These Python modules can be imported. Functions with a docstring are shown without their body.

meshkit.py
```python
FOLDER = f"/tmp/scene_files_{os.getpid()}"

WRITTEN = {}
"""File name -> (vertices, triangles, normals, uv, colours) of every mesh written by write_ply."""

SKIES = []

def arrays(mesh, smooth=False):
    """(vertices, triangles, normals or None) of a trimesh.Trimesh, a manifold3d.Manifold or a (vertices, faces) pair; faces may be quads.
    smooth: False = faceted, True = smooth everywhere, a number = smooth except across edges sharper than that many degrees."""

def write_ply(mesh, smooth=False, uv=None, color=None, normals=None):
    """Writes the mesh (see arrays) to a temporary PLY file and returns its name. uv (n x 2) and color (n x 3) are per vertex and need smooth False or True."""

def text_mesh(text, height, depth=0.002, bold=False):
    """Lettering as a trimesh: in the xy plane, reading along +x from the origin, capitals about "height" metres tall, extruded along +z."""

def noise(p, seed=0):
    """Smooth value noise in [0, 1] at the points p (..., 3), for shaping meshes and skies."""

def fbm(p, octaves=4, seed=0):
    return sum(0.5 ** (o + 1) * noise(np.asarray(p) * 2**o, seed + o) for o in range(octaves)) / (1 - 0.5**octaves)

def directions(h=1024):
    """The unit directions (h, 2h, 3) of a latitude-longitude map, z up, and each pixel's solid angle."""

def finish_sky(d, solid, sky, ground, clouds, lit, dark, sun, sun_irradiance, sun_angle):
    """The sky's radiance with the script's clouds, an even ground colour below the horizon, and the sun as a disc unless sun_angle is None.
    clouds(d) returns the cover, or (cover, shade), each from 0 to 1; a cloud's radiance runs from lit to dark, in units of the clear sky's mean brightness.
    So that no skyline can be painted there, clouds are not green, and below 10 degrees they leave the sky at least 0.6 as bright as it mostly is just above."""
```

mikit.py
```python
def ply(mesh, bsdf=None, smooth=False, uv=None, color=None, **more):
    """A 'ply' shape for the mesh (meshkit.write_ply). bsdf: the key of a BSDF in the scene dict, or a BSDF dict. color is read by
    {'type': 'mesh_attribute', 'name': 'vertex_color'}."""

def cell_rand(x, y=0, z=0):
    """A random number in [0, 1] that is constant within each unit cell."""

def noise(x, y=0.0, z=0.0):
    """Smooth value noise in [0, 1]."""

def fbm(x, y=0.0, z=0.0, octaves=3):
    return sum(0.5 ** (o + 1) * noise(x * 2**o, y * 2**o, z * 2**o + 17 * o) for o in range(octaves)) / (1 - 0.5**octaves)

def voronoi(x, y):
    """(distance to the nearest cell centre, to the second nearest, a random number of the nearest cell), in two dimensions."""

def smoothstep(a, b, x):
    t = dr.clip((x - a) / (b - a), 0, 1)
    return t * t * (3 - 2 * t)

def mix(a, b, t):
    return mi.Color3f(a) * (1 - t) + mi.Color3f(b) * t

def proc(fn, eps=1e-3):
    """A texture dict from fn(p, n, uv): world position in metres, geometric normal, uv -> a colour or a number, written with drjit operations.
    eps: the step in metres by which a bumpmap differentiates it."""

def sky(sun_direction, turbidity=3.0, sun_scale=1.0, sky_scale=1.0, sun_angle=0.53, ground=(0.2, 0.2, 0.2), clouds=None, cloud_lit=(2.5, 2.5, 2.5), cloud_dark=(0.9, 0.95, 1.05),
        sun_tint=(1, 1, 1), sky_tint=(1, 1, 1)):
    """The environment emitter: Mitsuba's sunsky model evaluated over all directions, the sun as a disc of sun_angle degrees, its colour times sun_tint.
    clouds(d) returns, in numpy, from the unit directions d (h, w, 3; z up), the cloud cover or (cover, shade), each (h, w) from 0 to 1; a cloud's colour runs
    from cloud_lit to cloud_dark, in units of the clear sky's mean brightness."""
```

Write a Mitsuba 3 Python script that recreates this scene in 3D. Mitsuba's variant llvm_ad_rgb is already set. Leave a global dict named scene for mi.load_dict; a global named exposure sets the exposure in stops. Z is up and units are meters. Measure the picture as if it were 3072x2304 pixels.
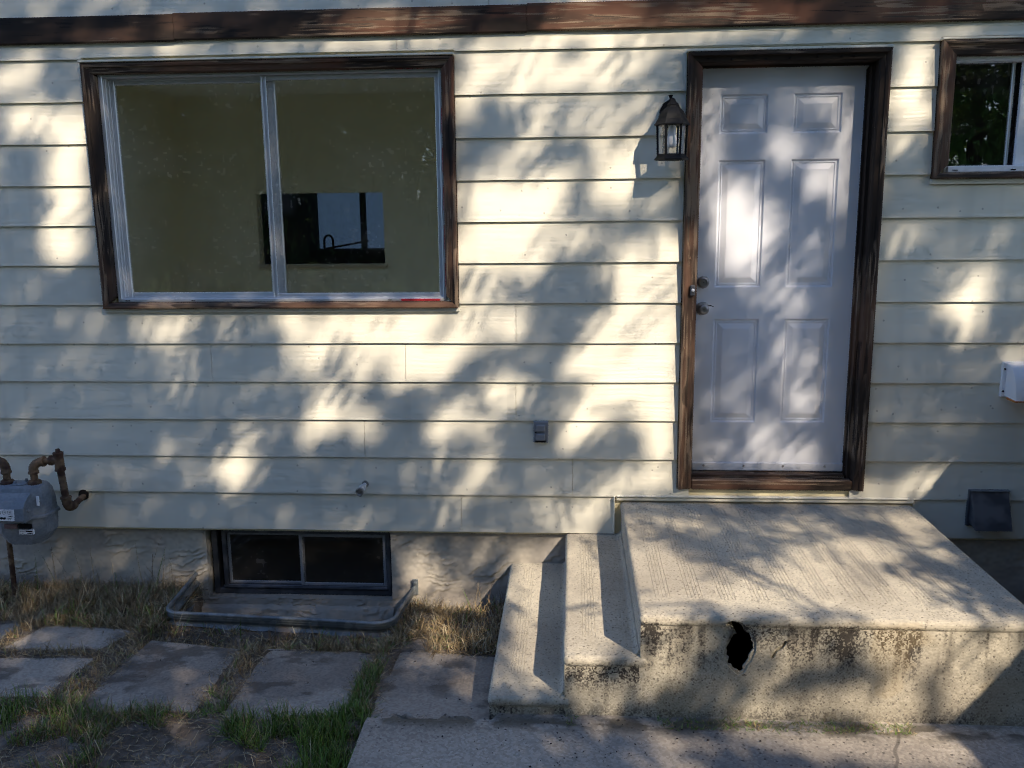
import math, random
import numpy as np, trimesh, manifold3d, shapely
from shapely.geometry import Polygon, box as sbox
import drjit as dr, mitsuba as mi
import mikit, meshkit
from mikit import proc, noise, fbm, voronoi, cell_rand, smoothstep, mix

T = mi.ScalarTransform4f
# ------------------------------------------------------------------ camera, sky, exposure
W_, H_, F_ = 3072.0, 2304.0, 2710.98
EYE = np.array([0, -4.607, 1.95])
PITCH, YAW, ROLL = np.radians([-11.0, -3.80806, -0.60126])
cy_, sy_, cp_, sp_ = math.cos(YAW), math.sin(YAW), math.cos(PITCH), math.sin(PITCH)
FWD = np.array([sy_ * cp_, cy_ * cp_, sp_])
RIGHT = np.array([cy_, -sy_, 0.0])
UP = np.cross(RIGHT, FWD)
UP2 = -RIGHT * math.sin(ROLL) + UP * math.cos(ROLL)
SUN = np.array([0.77, -1.07, 1.0])
exposure = 3.0
scene, labels = {}, {}
scene['camera'] = {'type': 'perspective', 'fov': math.degrees(2 * math.atan(W_ / 2 / F_)), 'fov_axis': 'x',
                   'near_clip': 0.05, 'far_clip': 2000.0,
                   'to_world': T().look_at(origin=EYE.tolist(), target=(EYE + FWD).tolist(), up=UP2.tolist())}
scene['sky_light'] = mikit.sky(SUN.tolist(), turbidity=3.0, sun_scale=0.72, sun_tint=(0.95, 1.0, 1.12), sky_tint=(1.0, 0.99, 1.14), ground=(0.12, 0.12, 0.08))

# ------------------------------------------------------------------ helpers
rng = np.random.default_rng(7)


def numbered(name):
    if name not in USED:
        USED.add(name)
        return name
    i = 1
    while f'{name}_{i:03d}' in USED:
        i += 1
    USED.add(f'{name}_{i:03d}')
    return f'{name}_{i:03d}'


USED = set()


def thing(name, label=None, cat=None, group=None, kind=None):
    k = numbered(name)
    tag(k, label, cat, group, kind)
    return k


def tag(k, label=None, cat=None, group=None, kind=None):
    d = {a: b for a, b in (('label', label), ('category', cat), ('group', group), ('kind', kind)) if b}
    if d:
        labels[k] = d
    return k


def put(mesh, bsdf, name, parent=None, smooth=False, label=None, cat=None, group=None, kind=None, **kw):
    if isinstance(mesh, (list, tuple)) and not (len(mesh) == 2 and isinstance(mesh[0], np.ndarray)):
        mesh = trimesh.util.concatenate([as_tri(m) for m in mesh])
    k = numbered(f'{parent}__{name}' if parent else name)
    scene[k] = mikit.ply(mesh, bsdf, smooth=smooth, **kw)
    return tag(k, label, cat, group, kind)


def as_tri(m):
    if isinstance(m, trimesh.Trimesh):
        return m
    v, f, _ = meshkit.arrays(m)
    return trimesh.Trimesh(v, f, process=False)


def cbox(x0, x1, y0, y1, z0, z1, c=0.003):
    """A box with chamfered edges."""
    c = min(c, abs(x1 - x0) * .45, abs(y1 - y0) * .45, abs(z1 - z0) * .45)
    if c <= 0:
        b = trimesh.creation.box((x1 - x0, y1 - y0, z1 - z0))
        b.apply_translation(((x0 + x1) / 2, (y0 + y1) / 2, (z0 + z1) / 2))
        return b
    p = []
    for ix, X in ((1, x0), (-1, x1)):
        for iy, Y in ((1, y0), (-1, y1)):
            for iz, Z in ((1, z0), (-1, z1)):
                p += [(X, Y + iy * c, Z + iz * c), (X + ix * c, Y, Z + iz * c), (X + ix * c, Y + iy * c, Z)]
    return trimesh.convex.convex_hull(np.array(p))


def mitred(x0, x1, z0, z1, prof, side):
    """One side of a rectangular frame, mitred at both ends. prof: [(inset from the outer edge, y)], closed polygon."""
    P = np.array(prof, float)
    t, y = P[:, 0], P[:, 1]
    n = len(P)
    if side == 'top':
        a = np.stack([x0 + t, y, z1 - t], 1); b = np.stack([x1 - t, y, z1 - t], 1)
    elif side == 'bottom':
        a = np.stack([x1 - t, y, z0 + t], 1); b = np.stack([x0 + t, y, z0 + t], 1)
    elif side == 'left':
        a = np.stack([x0 + t, y, z0 + t], 1); b = np.stack([x0 + t, y, z1 - t], 1)
    else:
        a = np.stack([x1 - t, y, z1 - t], 1); b = np.stack([x1 - t, y, z0 + t], 1)
    return loft([a, b])


def loft(loops, cap=True, closed=True):
    loops = [np.asarray(l, float) for l in loops]
    n = len(loops[0])
    v = np.vstack(loops)
    f = []
    m = n if closed else n - 1
    for k in range(len(loops) - 1):
        for i in range(m):
            j = (i + 1) % n
            f += [(k * n + i, k * n + j, (k + 1) * n + j), (k * n + i, (k + 1) * n + j, (k + 1) * n + i)]
    if cap:
        for base, fl in ((0, True), ((len(loops) - 1) * n, False)):
            # fan from the centroid copes with the convex and mildly concave profiles used here
            c = len(v)
            v = np.vstack([v, v[base:base + n].mean(0)])
            for i in range(n):
                j = (i + 1) % n
                f.append((base + j, base + i, c) if fl else (base + i, base + j, c))
    m_ = trimesh.Trimesh(v, np.array(f), process=False)
    trimesh.repair.fix_normals(m_) if cap else None
    return m_


def tube(points, radii, sides=12, cap=True):
    p = np.asarray(points, float)
    r = np.broadcast_to(radii, (len(p),)).astype(float)
    t = np.gradient(p, axis=0)
    t /= np.linalg.norm(t, axis=1, keepdims=True) + 1e-12
    ref = np.array([0.13, 0.31, 0.94]) if abs(t[0] @ np.array([0.13, 0.31, 0.94])) < 0.9 else np.array([0.9, 0.3, 0.1])
    a = np.cross(t[0], ref); a /= np.linalg.norm(a)
    ang = np.arange(sides) * 2 * np.pi / sides
    loops = []
    for k in range(len(p)):
        a = a - t[k] * (a @ t[k]); a /= np.linalg.norm(a)
        b = np.cross(t[k], a)
        loops.append(p[k] + r[k] * (np.cos(ang)[:, None] * a + np.sin(ang)[:, None] * b))
    return loft(loops, cap)


def bend(a, c, b, n=7):
    """Points of a rounded elbow from a through the corner c to b."""
    a, c, b = (np.array(q, float) for q in (a, c, b))
    s = np.linspace(0, 1, n)[:, None]
    return (1 - s) ** 2 * a + 2 * s * (1 - s) * c + s ** 2 * b


def lathe(prof, axis_from, axis_to, sides=24, cap=True):
    """prof: [(r, s)] with s measured along the axis from axis_from."""
    o, e = np.array(axis_from, float), np.array(axis_to, float)
    w = (e - o) / np.linalg.norm(e - o)
    a = np.cross(w, [0.12, 0.3, 0.95] if abs(w[2]) < .9 else [1, 0.1, 0]); a /= np.linalg.norm(a)
    b = np.cross(w, a)
    ang = np.arange(sides) * 2 * np.pi / sides
    return loft([o + w * s + max(r, 1e-4) * (np.cos(ang)[:, None] * a + np.sin(ang)[:, None] * b) for r, s in prof], cap)


def grid(xs, ys, fn):
    """A sheet over xs x ys; fn(X, Y) -> (n, 3) points."""
    X, Y = np.meshgrid(xs, ys, indexing='ij')
    v = fn(X.ravel(), Y.ravel())
    i, j = np.meshgrid(np.arange(len(xs) - 1), np.arange(len(ys) - 1), indexing='ij')
    a = (i * len(ys) + j).ravel()
    q = np.stack([a, a + len(ys), a + len(ys) + 1, a + 1], 1)
    return v, q


def n3(x, y, z, s, oct_=4, seed=0):
    return meshkit.fbm(np.stack([x * s, y * s, z * s], -1), oct_, seed)


def rounded(x0, x1, y0, y1, z0, z1, r, seg=16):
    m = manifold3d.Manifold.batch_hull([manifold3d.Manifold.sphere(r, seg).translate((x, y, z))
                                        for x in (x0 + r, x1 - r) for y in (y0 + r, y1 - r) for z in (z0 + r, z1 - r)])
    return m


def mbox(x0, x1, y0, y1, z0, z1):
    return manifold3d.Manifold.cube((x1 - x0, y1 - y0, z1 - z0)).translate((x0, y0, z0))


def csec(pts):
    p = np.asarray(pts, float)
    area = np.sum(p[:, 0] * np.roll(p[:, 1], -1) - np.roll(p[:, 0], -1) * p[:, 1])
    return manifold3d.CrossSection([p if area > 0 else p[::-1]])


# ------------------------------------------------------------------ materials
def P(color, rough=0.6, spec=0.3, metal=0.0, **kw):
    c = {'type': 'rgb', 'value': list(color)} if isinstance(color, (tuple, list)) else color
    return {'type': 'principled', 'base_color': c, 'roughness': rough, 'specular': spec, 'metallic': metal, **kw}


def two(b):
    return {'type': 'twosided', 'bsdf': b}


def bump(b, fn, scale=1.0, eps=1e-3):
    return {'type': 'bumpmap', 'arbitrary': proc(fn, eps), 'scale': scale, 'bsdf': b}


def siding_color(p, n, uv):
    k = dr.floor((p.z - 0.254) / 0.2045)
    tone = 0.97 + 0.05 * cell_rand(k, dr.floor(p.x * 0.33 + k * 0.37))
    dirt = fbm(p.x * 1.3, p.z * 2.0, 3.1, 3)
    streak = fbm(p.x * 14, p.z * 1.1, 8.0, 2)
    c = mix((0.74, 0.715, 0.60), (0.66, 0.64, 0.545), smoothstep(0.45, 0.8, dirt))
    c = c * (1 - 0.07 * smoothstep(0.55, 0.85, streak))
    s1, s2, s3 = voronoi(p.x * 9, p.z * 9)
    spot = smoothstep(0.055, 0.03, s1) * smoothstep(0.75, 0.8, s3)
    low = smoothstep(0.75, 0.2, p.z + 0.25 * dirt)
    c = mix(c, (0.44, 0.42, 0.36), 0.30 * low)
    c = mix(c, (0.17, 0.15, 0.12), 0.5 * spot)
    return c * tone


def siding_relief(p, n, uv):
    w = 0.012 * noise(p.x * 7, p.z * 9, 2.0)
    g = noise(p.x * 4.5, (p.z + w) * 85, 0.0) + 0.6 * noise(p.x * 9, (p.z + w) * 150, 4.0)
    return g * 0.0012


def wood_color(vertical):
    def fn(p, n, uv):
        a, b = (p.z, p.x) if vertical else (p.x, p.z)
        g = fbm(a * 6.0, b * 120, p.y * 40, 4)
        patch = fbm(a * 2.2 + 3, b * 9, 6.0, 3)
        c = mix((0.100, 0.056, 0.036), (0.024, 0.017, 0.013), smoothstep(0.38, 0.66, patch))
        red = smoothstep(0.50, 0.70, fbm(a * 1.1 + 9, b * 3, 2.0, 2))
        c = mix(c, (0.125, 0.048, 0.028), 0.65 * red * smoothstep(0.62, 0.42, patch))
        bare = smoothstep(0.47, 0.60, g) * smoothstep(0.43, 0.56, fbm(a * 2.6 + 20, b * 11, 1.0, 4))
        c = mix(c, (0.24, 0.175, 0.12), 0.8 * bare)
        k = smoothstep(0.62, 0.66, noise(a * 6 + 4, b * 40, 3.0)) * smoothstep(0.5, 0.6, g)
        return mix(c, (0.006, 0.005, 0.005), 0.7 * k)
    return fn


def wood_relief(vertical):
    def fn(p, n, uv):
        a, b = (p.z, p.x) if vertical else (p.x, p.z)
        return 0.0010 * fbm(a * 4.0, b * 110, p.y * 60, 3)
    return fn


def concrete_color(p, n, uv):
    big = fbm(p.x * 2.2, p.y * 2.2, p.z * 2.2, 3)
    fine = noise(p.x * 160, p.y * 160, p.z * 160)
    mid = fbm(p.x * 22, p.y * 22, p.z * 22, 3)
    c = mix((0.42, 0.385, 0.305), (0.315, 0.286, 0.23), smoothstep(0.35, 0.7, big))
    c = c * (0.82 + 0.36 * fine) * (0.85 + 0.3 * mid)
    q = dr.select(dr.abs(n.y) > 0.7, p.z, p.y)
    q2 = dr.select(dr.abs(n.x) > 0.7, p.z, p.x)
    d1, d2, r = voronoi(q2 * 34, q * 34)
    pit = smoothstep(0.20, 0.10, d1) * smoothstep(0.72, 0.76, r)
    c = mix(c, (0.10, 0.088, 0.075), 0.7 * pit)
    d3, d4, r2 = voronoi(q2 * 80 + 9, q * 80)
    c = mix(c, (0.09, 0.08, 0.07), 0.6 * smoothstep(0.3, 0.15, d3) * smoothstep(0.7, 0.74, r2))
    # black lichen and water stains under the nosings of the front face
    front = smoothstep(-0.6, -0.9, n.y)
    top = dr.select(p.x > 0.265, 0.395, dr.select(p.x > -0.02, 0.215, 0.04))
    below = top - p.z
    run = fbm(p.x * 14, p.z * 1.5, 3.0, 3)
    speck = 0.55 * noise(p.x * 210, p.z * 190, 1.0) + 0.45 * fbm(p.x * 60, p.z * 50, 1.0, 3)
    band = smoothstep(0.26 * run + 0.02, -0.01, below - 0.03) * smoothstep(-0.006, 0.012, below)
    band = band * smoothstep(0.35, 0.6, fbm(p.x * 4.0, p.z * 3, 11.0, 3))
    st = band * smoothstep(0.34, 0.66, speck + 0.25 * (run - 0.4))
    gen = smoothstep(0.52, 0.70, speck) * smoothstep(0.38, 0.6, fbm(p.x * 3.3, p.z * 4, 5.0, 3))
    drip = smoothstep(0.50, 0.68, fbm(p.x * 26, p.z * 1.2, 4.0, 3)) * smoothstep(0.30, 0.02, below) * smoothstep(-0.006, 0.02, below) * (0.4 + 0.9 * speck)
    base = smoothstep(0.07, 0.0, p.z) * smoothstep(0.35, 0.55, speck)
    c = mix(c, (0.032, 0.027, 0.025), front * dr.clip(0.9 * st + 0.75 * drip + 0.32 * gen + 0.4 * base, 0, 0.92))
    rust = smoothstep(0.66, 0.75, fbm(p.x * 5, p.z * 7, 17.0, 2))
    return mix(c, (0.36, 0.25, 0.10), 0.16 * front * rust)


def concrete_relief(p, n, uv):
    return 0.003 * fbm(p.x * 120, p.y * 120, p.z * 120, 2) + 0.0025 * noise(p.x * 45, p.y * 45, p.z * 45)


def walk_color(p, n, uv):
    big = fbm(p.x * 1.8 + 5, p.y * 1.8, 0.0, 3)
    c = mix((0.36, 0.325, 0.275), (0.24, 0.215, 0.185), smoothstep(0.3, 0.75, big))
    d1, d2, r = voronoi(p.x * 110, p.y * 110)
    c = c * (0.78 + 0.42 * r)
    d3, d4, r3 = voronoi(p.x * 42, p.y * 42)
    c = mix(c, (0.05, 0.045, 0.04), 0.8 * smoothstep(0.26, 0.14, d3) * smoothstep(0.72, 0.76, r3) * smoothstep(0.4, 0.6, big))
    crack = smoothstep(0.010, 0.003, dr.abs(p.x - 1.22 - 0.25 * (p.y + 1.4) - 0.10 * (fbm(p.y * 5, 2.0, 1.0, 3) - 0.5)))
    c = mix(c, (0.05, 0.045, 0.04), 0.6 * crack)
    edge = smoothstep(0.10, 0.0, dr.abs(p.y + 1.42)) * smoothstep(0.4, 0.6, fbm(p.x * 9, p.y * 20, 1.0, 3))
    return mix(c, (0.075, 0.065, 0.045), 0.8 * edge)


def walk_relief(p, n, uv):
    return 0.004 * fbm(p.x * 140, p.y * 140, 0.0, 2)


def paver_color(p, n, uv):
    big = fbm(p.x * 3, p.y * 3, 2.0, 4)
    c = mix((0.29, 0.26, 0.222), (0.19, 0.168, 0.145), smoothstep(0.3, 0.7, big))
    c = c * (0.8 + 0.4 * noise(p.x * 120, p.y * 120, 0.0))
    soil = smoothstep(0.52, 0.72, fbm(p.x * 9 + 3, p.y * 13, 7.0, 5)) * smoothstep(0.40, 0.60, fbm(p.x * 3 + 9, p.y * 3, 2.0, 2))
    return mix(c, (0.075, 0.062, 0.05), 0.7 * soil)


def paver_relief(p, n, uv):
    a, b = dr.abs(dr.sin(p.x * 215)), dr.abs(dr.sin(p.y * 215))
    return 0.0040 * dr.sqrt(a * b + 0.02) + 0.002 * fbm(p.x * 60, p.y * 60, 0.0, 2)


def stucco_color(p, n, uv):
    big = fbm(p.x * 2.6, p.y * 2, p.z * 3.4, 3)
    c = mix((0.44, 0.405, 0.34), (0.33, 0.305, 0.275), smoothstep(0.35, 0.65, big))
    c = c * (0.88 + 0.24 * noise(p.x * 60, p.y * 60, p.z * 60))
    low_tone = smoothstep(0.02, -0.12, p.z + 0.12 * (fbm(p.x * 6, p.z * 5, 3.0, 3) - 0.5))  # darker towards the bottom, with a ragged upper edge
    c = mix(c, (0.16, 0.14, 0.12), 0.5 * low_tone)
    return c


def soil_color(p, n, uv):
    f = fbm(p.x * 9, p.y * 9, 0.0, 4)
    c = mix((0.085, 0.070, 0.056), (0.155, 0.132, 0.108), smoothstep(0.35, 0.7, f))
    d1, d2, r = voronoi(p.x * 55, p.y * 55)
    c = c * (0.75 + 0.5 * r)
    far = dr.maximum(smoothstep(3.0, 7.0, dr.abs(p.y + 1.0)), smoothstep(4.5, 7.0, dr.abs(p.x)))
    return mix(c, (0.050, 0.075, 0.022), far)


def soil_relief(p, n, uv):
    return 0.008 * fbm(p.x * 45, p.y * 45, 0.0, 3)


def rust_color(p, n, uv):
    f = fbm(p.x * 18, p.y * 18, p.z * 18, 3)
    g = noise(p.x * 90, p.y * 90, p.z * 90)
    c = mix((0.13, 0.085, 0.05), (0.045, 0.022, 0.014), smoothstep(0.4, 0.62, f))
    return c * (0.7 + 0.6 * g)


def meter_color(p, n, uv):
    f = fbm(p.x * 14, p.y * 14, p.z * 14, 3)
    c = mix((0.15, 0.175, 0.205), (0.21, 0.23, 0.25), smoothstep(0.4, 0.7, f))
    return c * (0.85 + 0.3 * noise(p.x * 120, p.y * 120, p.z * 120))


def zinc_color(p, n, uv):
    d1, d2, r = voronoi(p.x * 28 + p.y * 11, p.z * 28 + p.y * 17)
    c = mix((0.12, 0.14, 0.15), (0.21, 0.23, 0.24), r)
    rustm = smoothstep(0.58, 0.7, fbm(p.x * 7, p.y * 7, p.z * 9, 3))
    return mix(c, (0.12, 0.085, 0.06), 0.6 * rustm)


def door_color(p, n, uv):
    d = fbm(p.x * 3, p.z * 3, 1.0, 3)
    c = mix((0.64, 0.665, 0.72), (0.57, 0.595, 0.65), smoothstep(0.45, 0.8, d))
    low = smoothstep(0.9, 0.55, p.z) * smoothstep(0.4, 0.7, fbm(p.x * 14, p.z * 8, 1.0, 3))
    return mix(c, (0.30, 0.28, 0.25), 0.2 * low)


def vent_metal(p, n, uv):
    f = fbm(p.x * 12, p.y * 12, p.z * 12, 3)
    return mix((0.06, 0.066, 0.078), (0.14, 0.14, 0.15), smoothstep(0.4, 0.7, f))


vcol = {'type': 'mesh_attribute', 'name': 'vertex_color'}
scene['m_siding'] = two(bump(P(proc(siding_color), 0.5, 0.35), siding_relief))
scene['m_cream'] = two(P(proc(siding_color), 0.5, 0.35))
scene['m_wood_h'] = two(bump(P(proc(wood_color(False)), 0.72, 0.25), wood_relief(False)))
scene['m_wood_v'] = two(bump(P(proc(wood_color(True)), 0.72, 0.25), wood_relief(True)))
scene['m_alu'] = two(P((0.62, 0.63, 0.64), 0.36, 0.5, 0.45))
scene['m_door'] = two(P(proc(door_color), 0.38, 0.45))
scene['m_concrete'] = two(bump(P(proc(concrete_color), 0.85, 0.2), concrete_relief))
scene['m_walk'] = two(bump(P(proc(walk_color), 0.88, 0.2), walk_relief))
scene['m_paver'] = two(bump(P(proc(paver_color), 0.85, 0.2), paver_relief))
scene['m_stucco'] = two(P(proc(stucco_color), 0.92, 0.15))
scene['m_soil'] = two(bump(P(proc(soil_color), 0.95, 0.1), soil_relief))
scene['m_rust'] = two(P(proc(rust_color), 0.7, 0.35))
scene['m_meter'] = two(P(proc(meter_color), 0.5, 0.4))
scene['m_zinc'] = two(P(proc(zinc_color), 0.45, 0.5, 0.35))
scene['m_box'] = two(P((0.22, 0.23, 0.25), 0.45, 0.4))
scene['m_needle'] = two({'type': 'diffuse', 'reflectance': vcol})
scene['m_vent'] = two(P(proc(vent_metal), 0.45, 0.5, 0.3))
scene['m_black'] = two(P((0.009, 0.010, 0.012), 0.45, 0.09))
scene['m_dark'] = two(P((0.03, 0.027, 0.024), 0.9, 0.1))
scene['m_gap'] = two(P((0.02, 0.018, 0.016), 0.9, 0.1))
scene['m_nickel'] = two(P((0.30, 0.29, 0.28), 0.3, 0.5, 0.6))
scene['m_chrome'] = two(P((0.72, 0.72, 0.72), 0.28, 0.5, 0.6))
scene['m_white'] = two(P((0.74, 0.75, 0.77), 0.4, 0.4))
scene['m_red'] = two(P((0.42, 0.02, 0.035), 0.4, 0.4))
scene['m_fadedred'] = two(P((0.20, 0.13, 0.13), 0.6, 0.3))
scene['m_orange'] = two(P((0.55, 0.2, 0.05), 0.6, 0.3))
scene['m_glass'] = {'type': 'thindielectric', 'int_ior': 1.52}
def dust(p, n, uv):
    f = fbm(p.x * 4, p.z * 5, p.y * 3, 3)
    low = smoothstep(0.30, -0.20, p.z)
    speck = smoothstep(0.80, 0.86, noise(p.x * 60, p.z * 60, 2.0))
    return 0.008 + 0.05 * smoothstep(0.45, 0.75, f) + 0.05 * low + 0.10 * speck * smoothstep(0.45, 0.6, f)


scene['m_pane'] = {'type': 'blendbsdf', 'weight': proc(dust), 'a': {'type': 'thindielectric', 'int_ior': 1.52}, 'b': two({'type': 'diffuse', 'reflectance': {'type': 'rgb', 'value': [0.45, 0.43, 0.40]}})}
scene['m_frost'] = {'type': 'principledthin', 'base_color': {'type': 'rgb', 'value': [0.20, 0.225, 0.25]}, 'roughness': 0.7, 'diff_trans': 1.2, 'spec_trans': 0.0}
scene['m_added_skylight'] = {'type': 'principledthin', 'base_color': {'type': 'rgb', 'value': [0.85, 0.85, 0.85]}, 'roughness': 0.6, 'diff_trans': 1.7, 'spec_trans': 0.0}  # roof pane added to scatter daylight into the front room
scene['m_wall'] = two(P((0.72, 0.655, 0.455), 0.8, 0.2))
scene['m_ceiling'] = two(P((0.62, 0.58, 0.47), 0.85, 0.2))
scene['m_floor'] = two(P((0.50, 0.40, 0.27), 0.6, 0.3))
scene['m_blade'] = two(P(vcol, 0.6, 0.25))
scene['m_leaf'] = {'type': 'principledthin', 'base_color': vcol, 'roughness': 0.55, 'diff_trans': 0.7}
scene['m_bark'] = two(P((0.085, 0.065, 0.05), 0.9, 0.1))
scene['m_fence'] = two(P((0.22, 0.17, 0.12), 0.85, 0.2))
scene['m_litter'] = two(P((0.30, 0.18, 0.11), 0.8, 0.2))
# ------------------------------------------------------------------ ground
PAVERS = [  # corners (x, y) of each slab
    [(-2.035, -0.655), (-1.565, -0.735), (-1.531, -1.335), (-2.03, -1.362)],
    [(-1.432, -0.722), (-0.915, -0.752), (-0.918, -1.37), (-1.40, -1.392)],
    [(-0.825, -0.708), (-0.340, -0.760), (-0.318, -1.382), (-0.806, -1.378)],
    [(-2.650, -0.497), (-2.166, -0.538), (-2.240, -0.800), (-2.700, -0.775)],
    [(-2.735, -0.890), (-2.205, -0.862), (-2.200, -1.245), (-2.72, -1.255)],
    [(-3.32, -0.45), (-2.765, -0.501), (-2.775, -0.76), (-3.33, -0.74)],
]
WELL = (-2.048, -0.868, -0.505)          # left, right, front of the window well


def slope(y):
    return -0.05 - 0.06 * np.clip(y + 1.37, 0, 1.5)


def gz(x, y):
    z = slope(y) + 0.018 * (n3(x, y, 0 * x, 2.5, 3, 1) - 0.5) + 0.02 * (n3(x, y, 0 * x, 11, 3, 2) - 0.5)
    z = z - 0.11 * np.exp(-((x + 0.62) / 0.24) ** 2 - (np.minimum(y, 0) / 0.16) ** 2)
    z = np.where((x > -0.80) & (y < -1.37), z - 0.05, z)        # bed of the concrete walk
    for c in PAVERS:
        q_ = np.array(c)
        inside = (x > q_[:, 0].min() + .03) & (x < q_[:, 0].max() - .03) & (y > q_[:, 1].min() + .03) & (y < q_[:, 1].max() - .03)
        z = np.where(inside, np.minimum(z, slope(y) - 0.022), z)
    z = np.where((x > WELL[0] - .012) & (x < WELL[1] + .01) & (y > WELL[2] + .05 - .07 * np.clip((x - WELL[0]) / 1.2, 0, 1)) & (y < 0.2), -0.42, z)
    z = z - (.045 + .045 * np.clip((-1.35 - x) * 4, 0, 1)) * np.exp(-((y + .63) / .06) ** 2) * np.clip((x + 2.13) * 12, 0, 1) * np.clip((-.87 - x) * 12, 0, 1)
    z = np.where((x > 1.80) & (y > -1.3), z - 0.12 * np.clip((x - 1.8) * 5, 0, 1), z)
    return z


xs = np.concatenate([[-400, -120, -40, -15, -8, -5.5], np.arange(-4.2, 3.4, 0.02), [4, 5.5, 8, 15, 40, 120, 400]])
ys = np.concatenate([[-400, -120, -40, -15, -8, -5, -3.6], np.arange(-2.9, 0.055, 0.02), [0.055, 0.11, 6.9, 7.3, 12, 40, 120, 400]])


def ground_pts(X, Y):
    z = gz(X, Y)
    z = np.where((Y > 0.08) & (Y < 7.1) & (X > -3.9) & (X < 4.6), -2.35, z)
    return np.stack([X, Y, z], 1)


put(grid(xs, ys, ground_pts), 'm_soil', 'ground', smooth=True, kind='structure', label='bare brown soil with dry litter around the slabs')

# concrete walk in front of the steps (one slab, broken back edge)
edge = [(-0.80, -1.40)] + [(x, -1.392 - 0.012 * math.sin(x * 31) - 0.012 * math.sin(x * 83 + 1)) for x in np.arange(-0.76, -0.28, 0.03)]
walk = Polygon(edge + [(-0.28, -1.36), (3.2, -1.36), (3.2, -3.4), (-0.84, -3.4), (-0.79, -2.0)])
m = manifold3d.Manifold.extrude(csec(np.array(walk.exterior.coords)[:-1]), 0.07).translate((0, 0, -0.075)).refine_to_length(0.05)
v, f, _ = meshkit.arrays(m)
v = v.copy(); v[:, 2] += np.where(v[:, 2] > -0.02, 0.008 * (n3(v[:, 0], v[:, 1], v[:, 2], 6, 3) - .5) - 0.012 * np.clip(v[:, 0] * 0 + np.exp(-((v[:, 1] + 1.40) / 0.015) ** 2), 0, 1) * (v[:, 0] < -.25), 0)
put((v, f), 'm_walk', 'pavement', smooth=40, kind='structure', label='speckled concrete walk in front of the steps')

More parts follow.
